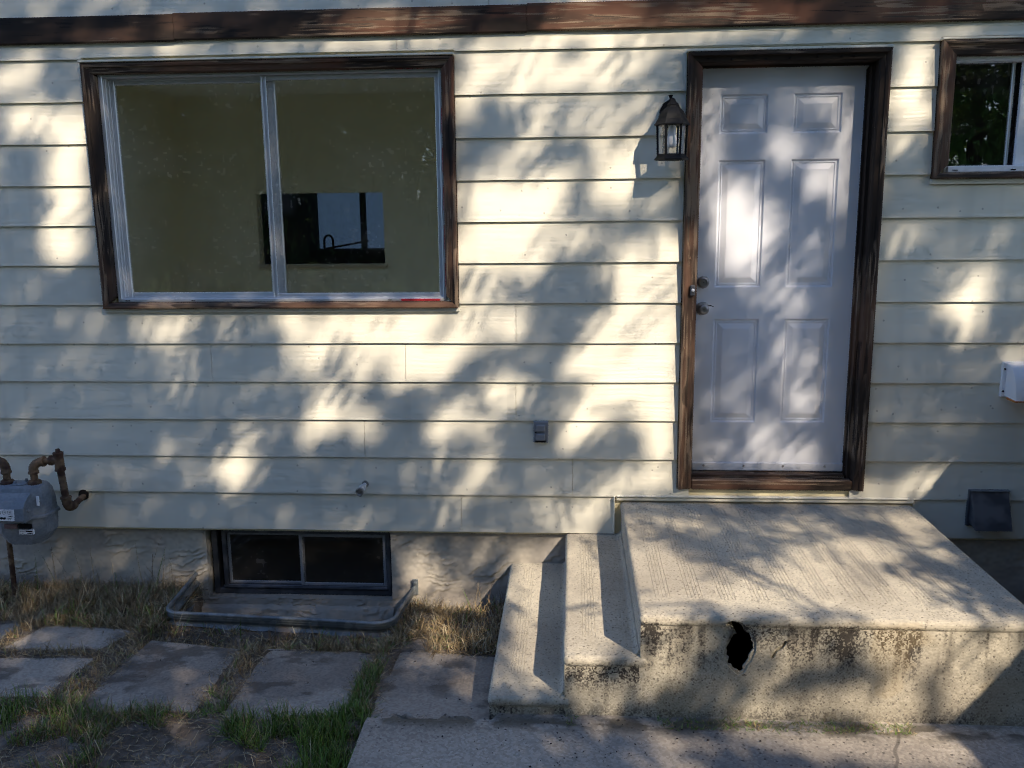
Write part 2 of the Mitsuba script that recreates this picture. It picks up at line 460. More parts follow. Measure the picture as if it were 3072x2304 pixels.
names = ['paving slab below the left half of the basement window, its front edge in green grass',
         'paving slab below the right half of the basement window, partly covered with soil',
         'paving slab between the grass strip and the lowest concrete step, against the walk',
         'small paving slab nearest the dry grass under the gas meter',
         'paving slab at the left edge, in front of the small slab under the gas meter',
         'paving slab cut by the left edge of the picture, behind the others']
for c, nm in zip(PAVERS, names):
    pl = Polygon(c).buffer(-0.012).buffer(0.012)
    pts = np.array(pl.segmentize(0.04).exterior.coords)[:-1]
    pts = pts + 0.008 * (np.stack([n3(pts[:, 0], pts[:, 1], 0 * pts[:, 0], 14, 2, s) for s in (3, 4)], 1) - 0.5)
    m = manifold3d.Manifold.extrude(csec(pts), 0.05).refine_to_length(0.06)
    v, f, _ = meshkit.arrays(m)
    v = v.copy(); v[:, 2] += slope(v[:, 1]) - 0.050
    put((v, f), 'm_paver', 'paving_slab', smooth=35, label=nm, cat='paving slab', group='textured concrete paving slabs in the grass')

# ------------------------------------------------------------------ house
house = thing('house', 'cream lap-sided house with dark weathered wood trim and a white panelled door', 'house')
Z0, DZ = 2.702, 0.2045
line = lambda k: Z0 - DZ * (k - 1)
XL, XR = -3.75, 4.4
MW = (-2.440, -0.575, 1.456, 2.680)      # main window, outer trim
DO = (0.556, 1.500, 0.505, 2.670)        # door, outer trim
RW = (1.733, 2.84, 2.068, 2.700)         # right window, outer trim
BW = (-2.02, -0.982, -0.18, 0.235)       # basement window recess

# sheathing with the openings, foundation core, roof and the far walls
wallp = Polygon([(XL, 0.23), (XR, 0.23), (XR, 3.4), (XL, 3.4)])
for (a, b, c, d) in ((MW[0] + .05, MW[1] - .05, MW[2] + .02, MW[3] - .04), (DO[0] + .06, DO[1] - .045, DO[2], DO[3] - .045), (RW[0] + .06, RW[1] - .06, RW[2] + .05, RW[3] - .06)):
    wallp = wallp.difference(sbox(a, c, b, d))


def wall_slab(poly, y0, y1):
    m_ = trimesh.creation.extrude_polygon(poly, y1 - y0, engine='earcut')
    v_ = m_.vertices
    m_.vertices = np.stack([v_[:, 0], y1 - v_[:, 2], v_[:, 1]], 1)
    return m_


wall = put(wall_slab(wallp, 0.004, 0.14), 'm_wall', 'wall', house)
for xs0, pl in ((XL, sbox(.14, -.1, 6.86, 3.4).difference(sbox(.20, .70, 1.85, 2.84))), (XR - .14, sbox(.14, -.1, 6.86, 3.4))):  # left wall has an unseen opening, added to brighten the front room
    sw = trimesh.creation.extrude_polygon(pl, .14, engine='earcut')
    sw.vertices = np.stack([xs0 + sw.vertices[:, 2], sw.vertices[:, 0], sw.vertices[:, 1]], 1)
    put(sw, 'm_cream', 'side_wall', house)
rear = Polygon([(XL, -.1), (XR, -.1), (XR, 3.4), (XL, 3.4)]).difference(sbox(-3.30, 1.15, -1.35, 2.32))
put(wall_slab(rear, 6.86, 7.0), 'm_dark', 'rear_wall', house)  # kitchen back wall, its dark colour standing in for light falloff
SKY = (-3.1, -.15, .30, 1.75)                                          # unseen skylight, added to brighten the front room
for bx in ((XL - .1, SKY[0], -.12, 7.3), (SKY[1], XR + .1, -.12, 7.3), (SKY[0], SKY[1], -.12, SKY[2]), (SKY[0], SKY[1], SKY[3], 7.3)):
    put(cbox(*bx, 3.4, 3.55, 0), 'm_dark', 'roof', house)
for bx in ((SKY[0] - .06, SKY[0] - .001, SKY[2], SKY[3]), (SKY[1] + .001, SKY[1] + .06, SKY[2], SKY[3]), (SKY[0], SKY[1], SKY[2] - .06, SKY[2] - .001), (SKY[0], SKY[1], SKY[3] + .001, SKY[3] + .06)):
    put(cbox(*bx, 2.985, 3.399, 0), 'm_ceiling', 'added_skylight_shaft', house)
put((np.array([[SKY[0], SKY[2], 3.5], [SKY[1], SKY[2], 3.5], [SKY[1], SKY[3], 3.5], [SKY[0], SKY[3], 3.5]]), np.array([[0, 1, 2, 3]])), 'm_added_skylight', 'added_skylight_pane', house)
fp = Polygon([(XL, -2.4), (XR, -2.4), (XR, .23), (XL, .23)]).difference(sbox(BW[0] + .03, BW[2] - .02, BW[1] - .03, .23))
foundation = put(wall_slab(fp, 0.14, 0.22), 'm_dark', 'foundation', house)

# lap siding, board by board
JOINTS = {8: [-0.282], 9: [-1.895, -0.86], 10: [-0.286], 11: [-1.093], 12: [0.01], 13: [-2.561, -0.583]}
CUTS = shapely.union_all([sbox(MW[0] - .004, MW[2] - .022, MW[1] + .004, MW[3] + .03), sbox(DO[0] - .005, DO[2] - .004, DO[1] + .005, DO[3] + .027),
                          sbox(DO[0] + .06, .46, DO[1] - .06, .51), sbox(RW[0] - .005, RW[2] - .03, RW[1] + .2, RW[3] + .02),
                          sbox(0.232, -1, 1.768, 0.452)])


def board(poly, zb, smooth_piece=False):
    poly = poly.segmentize(0.22)
    m_ = trimesh.creation.extrude_polygon(poly, 1.0, engine='earcut')
    v_ = m_.vertices
    x, z, t = v_[:, 0], v_[:, 1], v_[:, 2]
    u = np.clip((zb + DZ - z) / DZ, -.2, 1)
    fy = 0.007 + 0.014 * u + 0.0035 * (n3(x, z, 0 * x, 2.3, 3, int(zb * 77)) - .5)
    if smooth_piece:
        fy = fy - 0.006
    zz = z + np.where(u > .9, 0.005 * (n3(x, 0 * x + zb * 9, 0 * x, 3.1, 3, 5) - .5), 0)
    m_.vertices = np.stack([x, -(fy - 0.0085 * (1 - t)), zz], 1)
    return m_


for k in range(-8, 14):
    zb = line(k)
    if k == 1:
        rect_top = 2.79
    elif k < 1:
        rect_top = zb + DZ + .008
    else:
        rect_top = zb + DZ + .008
    if k == 0:
        continue
    if k < 0:
        zb = 2.905 + (-k - 1) * DZ
        rect_top = min(zb + DZ + .008, 3.39)
    if zb > 3.3:
        continue
    bk = [XL] + JOINTS.get(k, [-1.3 + 0.45 * (k % 3)] if (k < 0 or k == 1) else []) + [XR]
    for a, b in zip(bk[:-1], bk[1:]):
        pl = sbox(a + .0012, zb, b - .0012, rect_top)
        if k > 0:
            pl = pl.difference(CUTS)
        for g in getattr(pl, 'geoms', [pl]):
            if g.area < 1e-4 or g.bounds[2] - g.bounds[0] < .02:
                continue
            sm = k == 13 and g.bounds[2] < -2.5
            put(board(g, zb, sm), 'm_cream' if sm else 'm_siding', 'siding_board', wall, smooth=25,
                label='plain unembossed siding piece behind the gas meter' if sm else None)
# thin cream flashings above and below the openings, strip above the landing
put(cbox(MW[0] - .006, MW[1] + .006, -.056, -.006, MW[3] + .002, MW[3] + .012, .002), 'm_cream', 'flashing', house)
put(cbox(MW[0] - .004, MW[1] + .004, -.030, -.003, MW[2] - .021, MW[2] - .002, .002), 'm_cream', 'flashing', house)
put(cbox(DO[0] - .012, DO[1] + .004, -.055, -.006, DO[3] + .002, DO[3] + .014, .002), 'm_cream', 'flashing', house)
put(cbox(RW[0] - .008, RW[1] + .004, -.050, -.006, RW[3] + .002, RW[3] + .012, .002), 'm_cream', 'flashing', house)
put(cbox(RW[0] - .004, RW[1] + .004, -.028, -.003, RW[2] - .026, RW[2] - .002, .002), 'm_cream', 'flashing', house)
put(cbox(0.24, 1.768, -.022, -.002, .431, .450, .003), 'm_cream', 'flashing', house, label='cream strip between the landing and the lowest siding board')
put(cbox(0.24, 1.74, -.032, -.004, .4535, .461, .002), 'm_cream', 'flashing', house)
put(cbox(.226, .2315, -.035, .0, .262, .455, .001), 'm_cream', 'corner_trim', house)

# dark belly board
for a, b, dz in ((XL, -1.951, -.004), (-1.949, -.215, 0.0), (-.2135, XR, .004)):
    xx = np.arange(a, b + .001, .12); xx[-1] = b
    loops = [np.array([[x, -.006, 2.781 + dz], [x, -.036 - .003 * math.sin(x * 5), 2.779 + dz], [x, -.042 - .003 * math.sin(x * 5), 2.785 + dz], [x, -.042 - .003 * math.sin(x * 4), 2.899 + dz], [x, -.037, 2.905 + dz], [x, -.006, 2.905 + dz]]) for x in xx]
    put(loft(loops), 'm_wood_h', 'trim_board', house, smooth=25)
put(cbox(XL, XR, -.018, -.004, 2.762, 2.778, .003), 'm_cream', 'flashing', house)


def wood_frame(holder, R, w, sides=('top', 'bottom', 'left', 'right'), y0=-.046, jam=.06):
    x0, x1, z0, z1 = R
    prof = [(0, -.004), (0, y0), (.010, y0 - .003), (.020, y0), (.022, y0 + .006), (w * .62, y0 + .009), (w - .006, y0 + .012), (w, y0 + .018), (w, jam), (w - .012, jam), (w - .012, -.004)]
    for s in sides:
        put(mitred(x0, x1, z0, z1, prof, s), 'm_wood_h' if s in ('top', 'bottom') else 'm_wood_v', 'wood_trim', holder)


def bar4(x0, x1, z0, z1, w, y0, y1, c=.003, wb=None):
    """Four butt-jointed bars of a metal sash."""
    wb = wb or w
    return [cbox(x0, x0 + w, y0, y1, z0, z1, c), cbox(x1 - w, x1, y0, y1, z0, z1, c), cbox(x0 + w, x1 - w, y0 + .002, y1 - .002, z1 - w, z1, c), cbox(x0 + w, x1 - w, y0 + .002, y1 - .002, z0, z0 + wb, c)]


def pane(x0, x1, y, z0, z1, holder, name='pane'):
    v_ = np.array([[x0, y, z0], [x1, y, z0], [x1, y, z1], [x0, y, z1]])
    put((v_, np.array([[0, 1, 2, 3]])), 'm_pane', name, holder)


# main sliding window
w1 = tag(numbered(f'{house}__window'), 'wide sliding window with silver metal sashes')
wood_frame(w1, MW, .062, ('left', 'right'))
wood_frame(w1, MW, .052, ('top',))
put(mitred(MW[0], MW[1], MW[2], MW[3], [(0, -.004), (0, -.052), (.006, -.055), (.018, -.052), (.028, -.040), (.030, -.004)], 'bottom'), 'm_wood_h', 'wood_trim', w1)
fx0, fx1, fz0, fz1 = -2.3775, -.6375, 1.4865, 2.6295
fr = [cbox(fx0, fx0 + .022, -.004, .085, fz0, fz1), cbox(fx1 - .016, fx1, -.004, .085, fz0, fz1),
      cbox(fx0 + .022, fx1 - .016, -.002, .083, fz1 - .016, fz1), cbox(fx0 + .022, fx1 - .016, -.012, .083, fz0, fz0 + .018),
      cbox(fx0 + .022, fx0 + .030, .018, .024, fz0 + .018, fz1 - .016, .001), cbox(fx0 + .022, fx0 + .032, .047, .053, fz0 + .018, fz1 - .016, .001),
      cbox(fx0 + .03, fx1 - .016, .016, .021, fz0 + .018, fz0 + .026, .001), cbox(fx0 + .03, fx1 - .016, .047, .053, fz1 - .026, fz1 - .016, .001)]
put(fr, 'm_alu', 'frame', w1)
put(bar4(-2.350, -1.515, fz0 + .019, fz1 - .018, .026, .055, .078), 'm_alu', 'sash', w1)
put(bar4(-1.552, -.655, fz0 + .019, fz1 - .017, .022, .024, .046) + [cbox(-1.530, -1.524, .018, .0245, fz0 + .02, fz1 - .02, .001), cbox(-1.552, -1.545, .017, .0245, fz0 + .02, fz1 - .02, .001)], 'm_alu', 'sash', w1)
put(cbox(-1.516, -1.492, .053, .074, fz0 + .02, fz1 - .02), 'm_alu', 'stile', w1)
pane(-2.328, -1.540, .066, fz0 + .043, fz1 - .042, w1)
pane(-1.531, -.676, .036, fz0 + .039, fz1 - .037, w1)
put([cbox(x, x + .022, -.0135, -.010, fz0 + .006, fz0 + .010, 0) for x in (-2.33, -1.98, -.94)], 'm_black', 'weep_hole', w1, kind='stuff')
v = cbox(-.872, -.67, -.0138, -.0110, fz0 + .003, fz0 + .0125, .0005)
put(v, 'm_red', 'tape', w1, label='strip of red tape on the sill of the window frame')
put([cbox(-.6425, -.6395, -.0075, -.0045, 1.56 + i * .19, 1.56 + i * .19 + .12, .0005) for i in range(5)] + [cbox(-.86 + .05 * i, -.825 + .05 * i, -.008, -.005, 2.626, 2.6285, .0003) for i in range(3)], 'm_red', 'tape_residue', w1, kind='stuff')

# right window, cut by the edge of the picture
w2 = tag(numbered(f'{house}__window'), 'smaller sliding window reflecting dark trees')
wood_frame(w2, RW, .070, ('top', 'left', 'right'))
put(mitred(RW[0], RW[1], RW[2], RW[3], [(0, -.004), (0, -.050), (.006, -.053), (.018, -.050), (.028, -.040), (.03, -.004)], 'bottom'), 'm_wood_h', 'wood_trim', w2)
gx0, gx1, gz0, gz1 = RW[0] + .059, RW[1] - .059, RW[2] + .0305, RW[3] - .064
put([cbox(gx0, gx0 + .014, -.004, .08, gz0, gz1), cbox(gx1 - .014, gx1, -.004, .08, gz0, gz1), cbox(gx0 + .014, gx1 - .014, -.002, .078, gz1 - .028, gz1), cbox(gx0 + .014, gx1 - .014, -.014, .078, gz0, gz0 + .030)], 'm_white', 'frame', w2)
put(bar4(2.128, gx1 - .016, gz0 + .031, gz1 - .030, .05, .016, .036), 'm_white', 'sash', w2)
put([cbox(2.098, 2.112, .05, .07, gz0 + .031, gz1 - .03)], 'm_alu', 'stile', w2)
pane(gx0 + .014, 2.34, .060, gz0 + .03, gz1 - .028, w2)
pane(2.178, gx1 - .066, .028, gz0 + .081, gz1 - .08, w2)
put([cbox(x, x + .024, -.0155, -.0125, gz0 + .007, gz0 + .012, 0) for x in (1.83, 2.10)], 'm_black', 'weep_hole', w2, kind='stuff')

# front door
door = tag(numbered(f'{house}__door'), 'white six-panel door')
x0, x1, z0, z1 = DO
prof = [(0, -.004), (0, -.050), (.010, -.054), (.022, -.050), (.024, -.044), (.058, -.038), (.066, -.034), (.070, -.026), (.070, .060), (.083, .060), (.083, .115), (.06, .115), (.06, -.004)]
topp = [(0, -.004), (0, -.062), (.018, -.062), (.020, -.050), (.022, -.044), (.044, -.040), (.050, -.030), (.050, .060), (.060, .060), (.060, .115), (.04, .115), (.04, -.004)]
for s, bs in (('left', 'm_wood_v'), ('right', 'm_wood_v')):
    pf = prof if s == 'left' else [(0, -.004), (0, -.050), (.010, -.054), (.022, -.050), (.024, -.044), (.045, -.038), (.052, -.030), (.052, .020), (.068, .020), (.068, .060), (.078, .060), (.078, .115), (.04, .115), (.04, -.004)]
    put(mitred(x0, x1, z0 - .07, z1, pf, s).slice_plane((0, 0, z0), (0, 0, 1), cap=False), bs, 'wood_trim', door)
put(mitred(x0, x1, z0 - .07, z1, topp, 'top'), 'm_wood_h', 'wood_trim', door)
put([lathe([(.0, -.001), (.005, 0), (.004, .004), (.003, .012)], (xx, -.043, z1 - .034 + .004 * math.sin(xx * 40)), (xx, -1, z1 - .034), 8) for xx in (.65, .76, .86, .92, 1.03, 1.16, 1.27, 1.33)], 'm_black', 'nail', door, kind='stuff')
sx0, sx1, sz0, sz1, SY = .630, 1.447, .572, 2.622, .075
PAN = [(.729, .962, 2.300, 2.487), (1.085, 1.318, 2.300, 2.487), (.731, .960, 1.544, 2.174), (1.087, 1.317, 1.544, 2.174), (.731, .960, .837, 1.380), (1.089, 1.316, .837, 1.380)]
slabp = sbox(sx0, sz0, sx1, sz1)
for (a, b, c, d) in PAN:
    slabp = slabp.difference(sbox(a, c, b, d))
put(wall_slab(slabp, SY, SY + .028), 'm_door', 'slab', door)
for (a, b, c, d) in PAN:
    loops = []
    for ins, dep in ((0, 0), (.005, .009), (.010, .010), (.016, .006), (.020, .0095), (.045, .0015), (.049, .0005)):
        loops.append(np.array([[a + ins, SY + dep, c + ins], [b - ins, SY + dep, c + ins], [b - ins, SY + dep, d - ins], [a + ins, SY + dep, d - ins]]))
    lf = loft(loops, cap=False)
    inner = loops[-1]
    nv = len(lf.vertices)
    put(trimesh.util.concatenate([lf, trimesh.Trimesh(inner, [[0, 1, 2], [0, 2, 3]], process=False)]), 'm_door', 'panel', door)
put(cbox(sx0 - .02, sx1 + .02, SY + .029, SY + .05, sz0 - .02, sz1 + .02, 0), 'm_gap', 'core', door)
put(cbox(sx0 + .012, sx1 - .013, SY - .008, SY - .0005, sz0 + .004, sz0 + .046, .002), 'm_door', 'kick_strip', door)
put([lathe([(.0001, 0), (.006, .001), (.005, .003), (.0001, .0035)], (xx, SY - .008, sz0 + .03), (xx, -1, sz0 + .03), 10) for xx in (.702, .91, 1.115, 1.33)], 'm_nickel', 'screw', door, kind='stuff')
put([cbox(x0 + .0705, x1 - .0525, -.030, .0195, .498, .552, .006), cbox(x0 + .0705, x1 - .0785, .0205, .12, .498, .569, .003)], 'm_wood_h', 'sill', door)
for zc, nm, pr in ((1.570, 'deadbolt', [(.031, 0), (.031, .004), (.027, .014), (.020, .019), (.019, .020), (.0185, .014), (.012, .013), (.0118, .018), (.006, .0185), (.0001, .0186)]),
                   (1.436, 'knob', [(.034, 0), (.033, .005), (.022, .011), (.013, .013), (.012, .028), (.022, .034), (.0275, .045), (.0265, .055), (.020, .062), (.011, .0635), (.0105, .061), (.0001, .0612)])):
    k = put(lathe(pr, (.672, SY, zc), (.672, -1, zc), 28), 'm_nickel', nm, door, smooth=40)
    if nm == 'knob':
        put(tube([(.690, SY - .045, zc + .018), (.705, SY - .048, zc + .020), (.722, SY - .044, zc + .013)], .0022, 6), 'm_black', 'wire', k)
put([lathe([(.0001, -.002), (.0025, 0), (.0025, .003), (.0001, .004)], (.672, SY - s_, z_), (.672, -1, z_), 8) for s_, z_ in ((.0186, 1.57), (.0612, 1.436))], 'm_gap', 'keyhole', door, kind='stuff')

bell = thing('doorbell', 'small grey doorbell with a white button on the door trim left of the deadbolt', 'doorbell')
put(cbox(.592, .615, -.060, -.034, 1.513, 1.566, .004), 'm_vent', 'base', bell)
put(lathe([(.0001, -.001), (.008, 0), (.0078, .005), (.005, .0075), (.0001, .008)], (.604, -.060, 1.541), (.604, -1, 1.541), 16), 'm_white', 'button', bell, smooth=40)
for (lx, lz, nm) in ((.586, 1.695, 'pinkish dry leaf stuck on the left door trim above the doorbell'), (.571, 1.247, 'pinkish dry leaf stuck on the left door trim below the knob')):
    a = np.array([[lx - .010, -.058, lz - .004], [lx - .003, -.066, lz + .004], [lx, -.056, lz + .012], [lx + .004, -.068, lz + .003], [lx + .011, -.060, lz - .005], [lx + .001, -.064, lz - .001]])
    put((a, np.array([[0, 5, 1], [1, 5, 2], [2, 5, 3], [3, 5, 4]])), 'm_litter', 'dry_leaf', label=nm, cat='leaf')

# ---- rooms seen through the glass
RX0, RX1, RY1, RZ0, RZ1 = -3.29, .36, 3.0, .62, 2.88
PT = (-2.648, -1.570, 1.497, 2.093)
put(wall_slab(sbox(RX0, RZ0, RX1, RZ1).difference(sbox(PT[0], PT[2], PT[1], PT[3])), RY1, RY1 + .12), 'm_wall', 'room_wall', house, label='beige room wall with a pass-through, seen through the wide window')
lw = trimesh.creation.extrude_polygon(sbox(.141, RZ0, RY1 + .12, RZ1).difference(sbox(.20, .70, 1.85, 2.84)), XL + .14 - RX0, engine='earcut')  # same added opening, out of view, letting daylight into the room
lw.vertices = np.stack([RX0 + lw.vertices[:, 2], lw.vertices[:, 0], lw.vertices[:, 1]], 1)
put(lw, 'm_wall', 'room_wall', house)
put(cbox(RX1, RX1 + .1, .141, RY1 - .001, RZ0, RZ1, 0), 'm_wall', 'room_wall', house)
for bx in ((RX0 - .1, SKY[0], .141, 6.85), (SKY[1], RX1 + .1, .141, 6.85), (SKY[0], SKY[1], .141, SKY[2]), (SKY[0], SKY[1], SKY[3], 6.85)):
    put(cbox(*bx, RZ1 + .001, RZ1 + .1, 0), 'm_ceiling', 'ceiling', house)
put(cbox(XL + .15, XR - .15, .141, 6.85, RZ0 - .1, RZ0 - .001, 0), 'm_floor', 'floor', house)
put(cbox(PT[0] - .02, PT[1] + .02, RY1 - .03, RY1 + .14, PT[2] - .022, PT[2] - .002, .004), 'm_floor', 'pass_through_ledge', house)
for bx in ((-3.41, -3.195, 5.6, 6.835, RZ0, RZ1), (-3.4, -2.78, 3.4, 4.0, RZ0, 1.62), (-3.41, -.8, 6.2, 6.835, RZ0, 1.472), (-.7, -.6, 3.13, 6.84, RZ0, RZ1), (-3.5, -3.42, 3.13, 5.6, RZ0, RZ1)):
    put(cbox(*bx, 0), 'm_dark', 'dark_kitchen_block', house)  # cabinets, counter and kitchen walls; walls coloured dark in place of light falloff
put(bar4(-3.30, -1.15, 1.35, 2.32, .05, 6.84, 6.90) + [cbox(-2.66, -2.59, 6.838, 6.89, 1.40, 2.27, 0)], 'm_dark', 'rear_window_frame', house)
put((np.array([[-3.26, 6.93, 1.38], [-1.19, 6.93, 1.38], [-1.19, 6.93, 2.30], [-3.26, 6.93, 2.30]]), np.array([[0, 1, 2, 3]])), 'm_frost', 'rear_window_pane', house)
arc = [(-3.015, 6.4, 1.45), (-3.015, 6.4, 1.57)] + [(-2.96 - .055 * math.cos(a), 6.4, 1.58 + .07 * math.sin(a)) for a in np.linspace(.3, 2.9, 8)] + [(-2.905, 6.4, 1.47)]
put(tube(arc, .014, 8), 'm_black', 'faucet', house)
put(tube([(-3.02, 6.5, 1.485), (-2.56, 6.8, 1.565)], .013, 6), 'm_black', 'rod', house)

# ---- stucco of the foundation (trowelled, really displaced)


def trowel(x, y, z):
    wz = z + .06 * (n3(x, y, z, 5, 3, 12) - .5)
    f1 = -wz * 19 + x * 5 + 6.5 * n3(x, y, wz * 1.6, 4.5, 4, 21) + 0.9 * n3(x, y, z, 22, 3, 22)
    saw = f1 - np.floor(f1)
    amp = np.clip((n3(x, y, z, 5.5, 3, 31) - .42) * 5.0, 0, 1)
    lip = np.clip(saw / .9, 0, 1) ** 3 * (saw < .93)
    return .0075 * lip * amp + .012 * (n3(x, y, z, 3, 3, 41) - .5) + .0055 * (n3(x, y, z, 36, 3, 51) - .5)


def stucco_sheet(us, vs, fn, out, key, holder, drop=None):
    v_, q_ = grid(us, vs, fn)
    h_ = trowel(v_[:, 0], v_[:, 1], v_[:, 2])
    v_ = v_ + np.asarray(out)[None, :] * h_[:, None]
    if drop is not None:
        c_ = v_[q_].mean(1)
        q_ = q_[~drop(c_)]
    return put((v_, q_), 'm_stucco', key, holder, smooth=True)


bulge = lambda X, Z: .024 - .03 * np.clip((-.05 - Z) / .25, 0, 1)
stucco_sheet(np.arange(-3.74, .30, .007), np.arange(-.40, .262, .006), lambda X, Z: np.stack([X, bulge(X, Z), Z], 1), (0, -1, 0), 'stucco', foundation,
             lambda c_: (c_[:, 0] > BW[0]) & (c_[:, 0] < BW[1]) & (c_[:, 2] > -.165))
stucco_sheet(np.arange(1.70, 3.2, .012), np.arange(-.5, .262, .012), lambda X, Z: np.stack([X, bulge(X, Z), Z], 1), (0, -1, 0), 'stucco', foundation)
# reveals and the broken sloping sill of the basement window
stucco_sheet(np.arange(.0, .150, .008), np.arange(-.30, .262, .008), lambda Y, Z: np.stack([BW[0] - .010 + 0 * Y, np.maximum(Y, .022), Z], 1), (1, 0, 0), 'reveal', foundation)
stucco_sheet(np.arange(.0, .150, .008), np.arange(-.30, .262, .008), lambda Y, Z: np.stack([BW[1] + .010 + 0 * Y, np.maximum(Y, .022), Z], 1), (-1, 0, 0), 'reveal', foundation)


def sill_pts(U, S):
    # S runs 0..1 from the window down the slope and over the ragged lip
    rag = n3(U, 0 * U, 0 * U, 6.5, 4, 61)
    rag2 = n3(U, 0 * U, 0 * U, 23, 3, 62)
    lip = -.215 - .085 * rag - .04 * rag2
    y = .15 - .175 * np.clip(S / .55, 0, 1) - .03 * np.clip((S - .55) / .35, 0, 1) + .05 * np.clip((S - .9) / .1, 0, 1)
    z = -.168 - .045 * np.clip(S / .55, 0, 1) + (lip + .213) * np.clip((S - .55) / .35, 0, 1) - .004 * np.clip((S - .9) / .1, 0, 1)
    return np.stack([U, y, z], 1)


stucco_sheet(np.arange(BW[0] - .03, BW[1] + .02, .008), np.linspace(0, 1, 34), sill_pts, (0, -1.0, 1.0), 'sill', foundation)
put(cbox(-2.1, -.86, .030, .05, -.46, -.20, 0), 'm_walk', 'lower_wall', foundation)

# basement window
w3 = tag(numbered(f'{house}__basement_window'), 'low dark basement window with grey frame above a metal well')
ax0, ax1, az0, az1 = -1.985, -1.0, -.150, .205
put(bar4(ax0 - .03, ax1 + .03, az0 - .03, az1 + .04, .03, .090, .15) , 'm_vent', 'wood_frame', w3)
put(bar4(ax0 + .03, ax1, az0 + .003, az1, .022, .085, .125) + [cbox(ax0 + .026, ax1 - .02, .078, .0845, az0 + .012, az0 + .020, .001)], 'm_vent', 'frame', w3)
put(bar4(ax0 + .054, -1.492, az0 + .026, az1 - .023, .016, .104, .120), 'm_box', 'sash', w3)
put(bar4(-1.514, ax1 - .024, az0 + .026, az1 - .023, .018, .088, .103), 'm_box', 'sash', w3)
pane(ax0 + .07, -1.508, .112, az0 + .042, az1 - .039, w3)
pane(-1.496, ax1 - .042, .096, az0 + .044, az1 - .041, w3)
for bx in ((-2.6, -.4, 2.6, 2.7), (-2.7, -2.6, .23, 2.7), (-.4, -.3, .23, 2.7)):
    put(cbox(*bx, -2.3, .4, 0), 'm_floor', 'basement_wall', house)
put(cbox(-2.0, -1.0, .9, 1.3, -.9, -.50, .02), 'm_walk', 'basement_shelf', house)
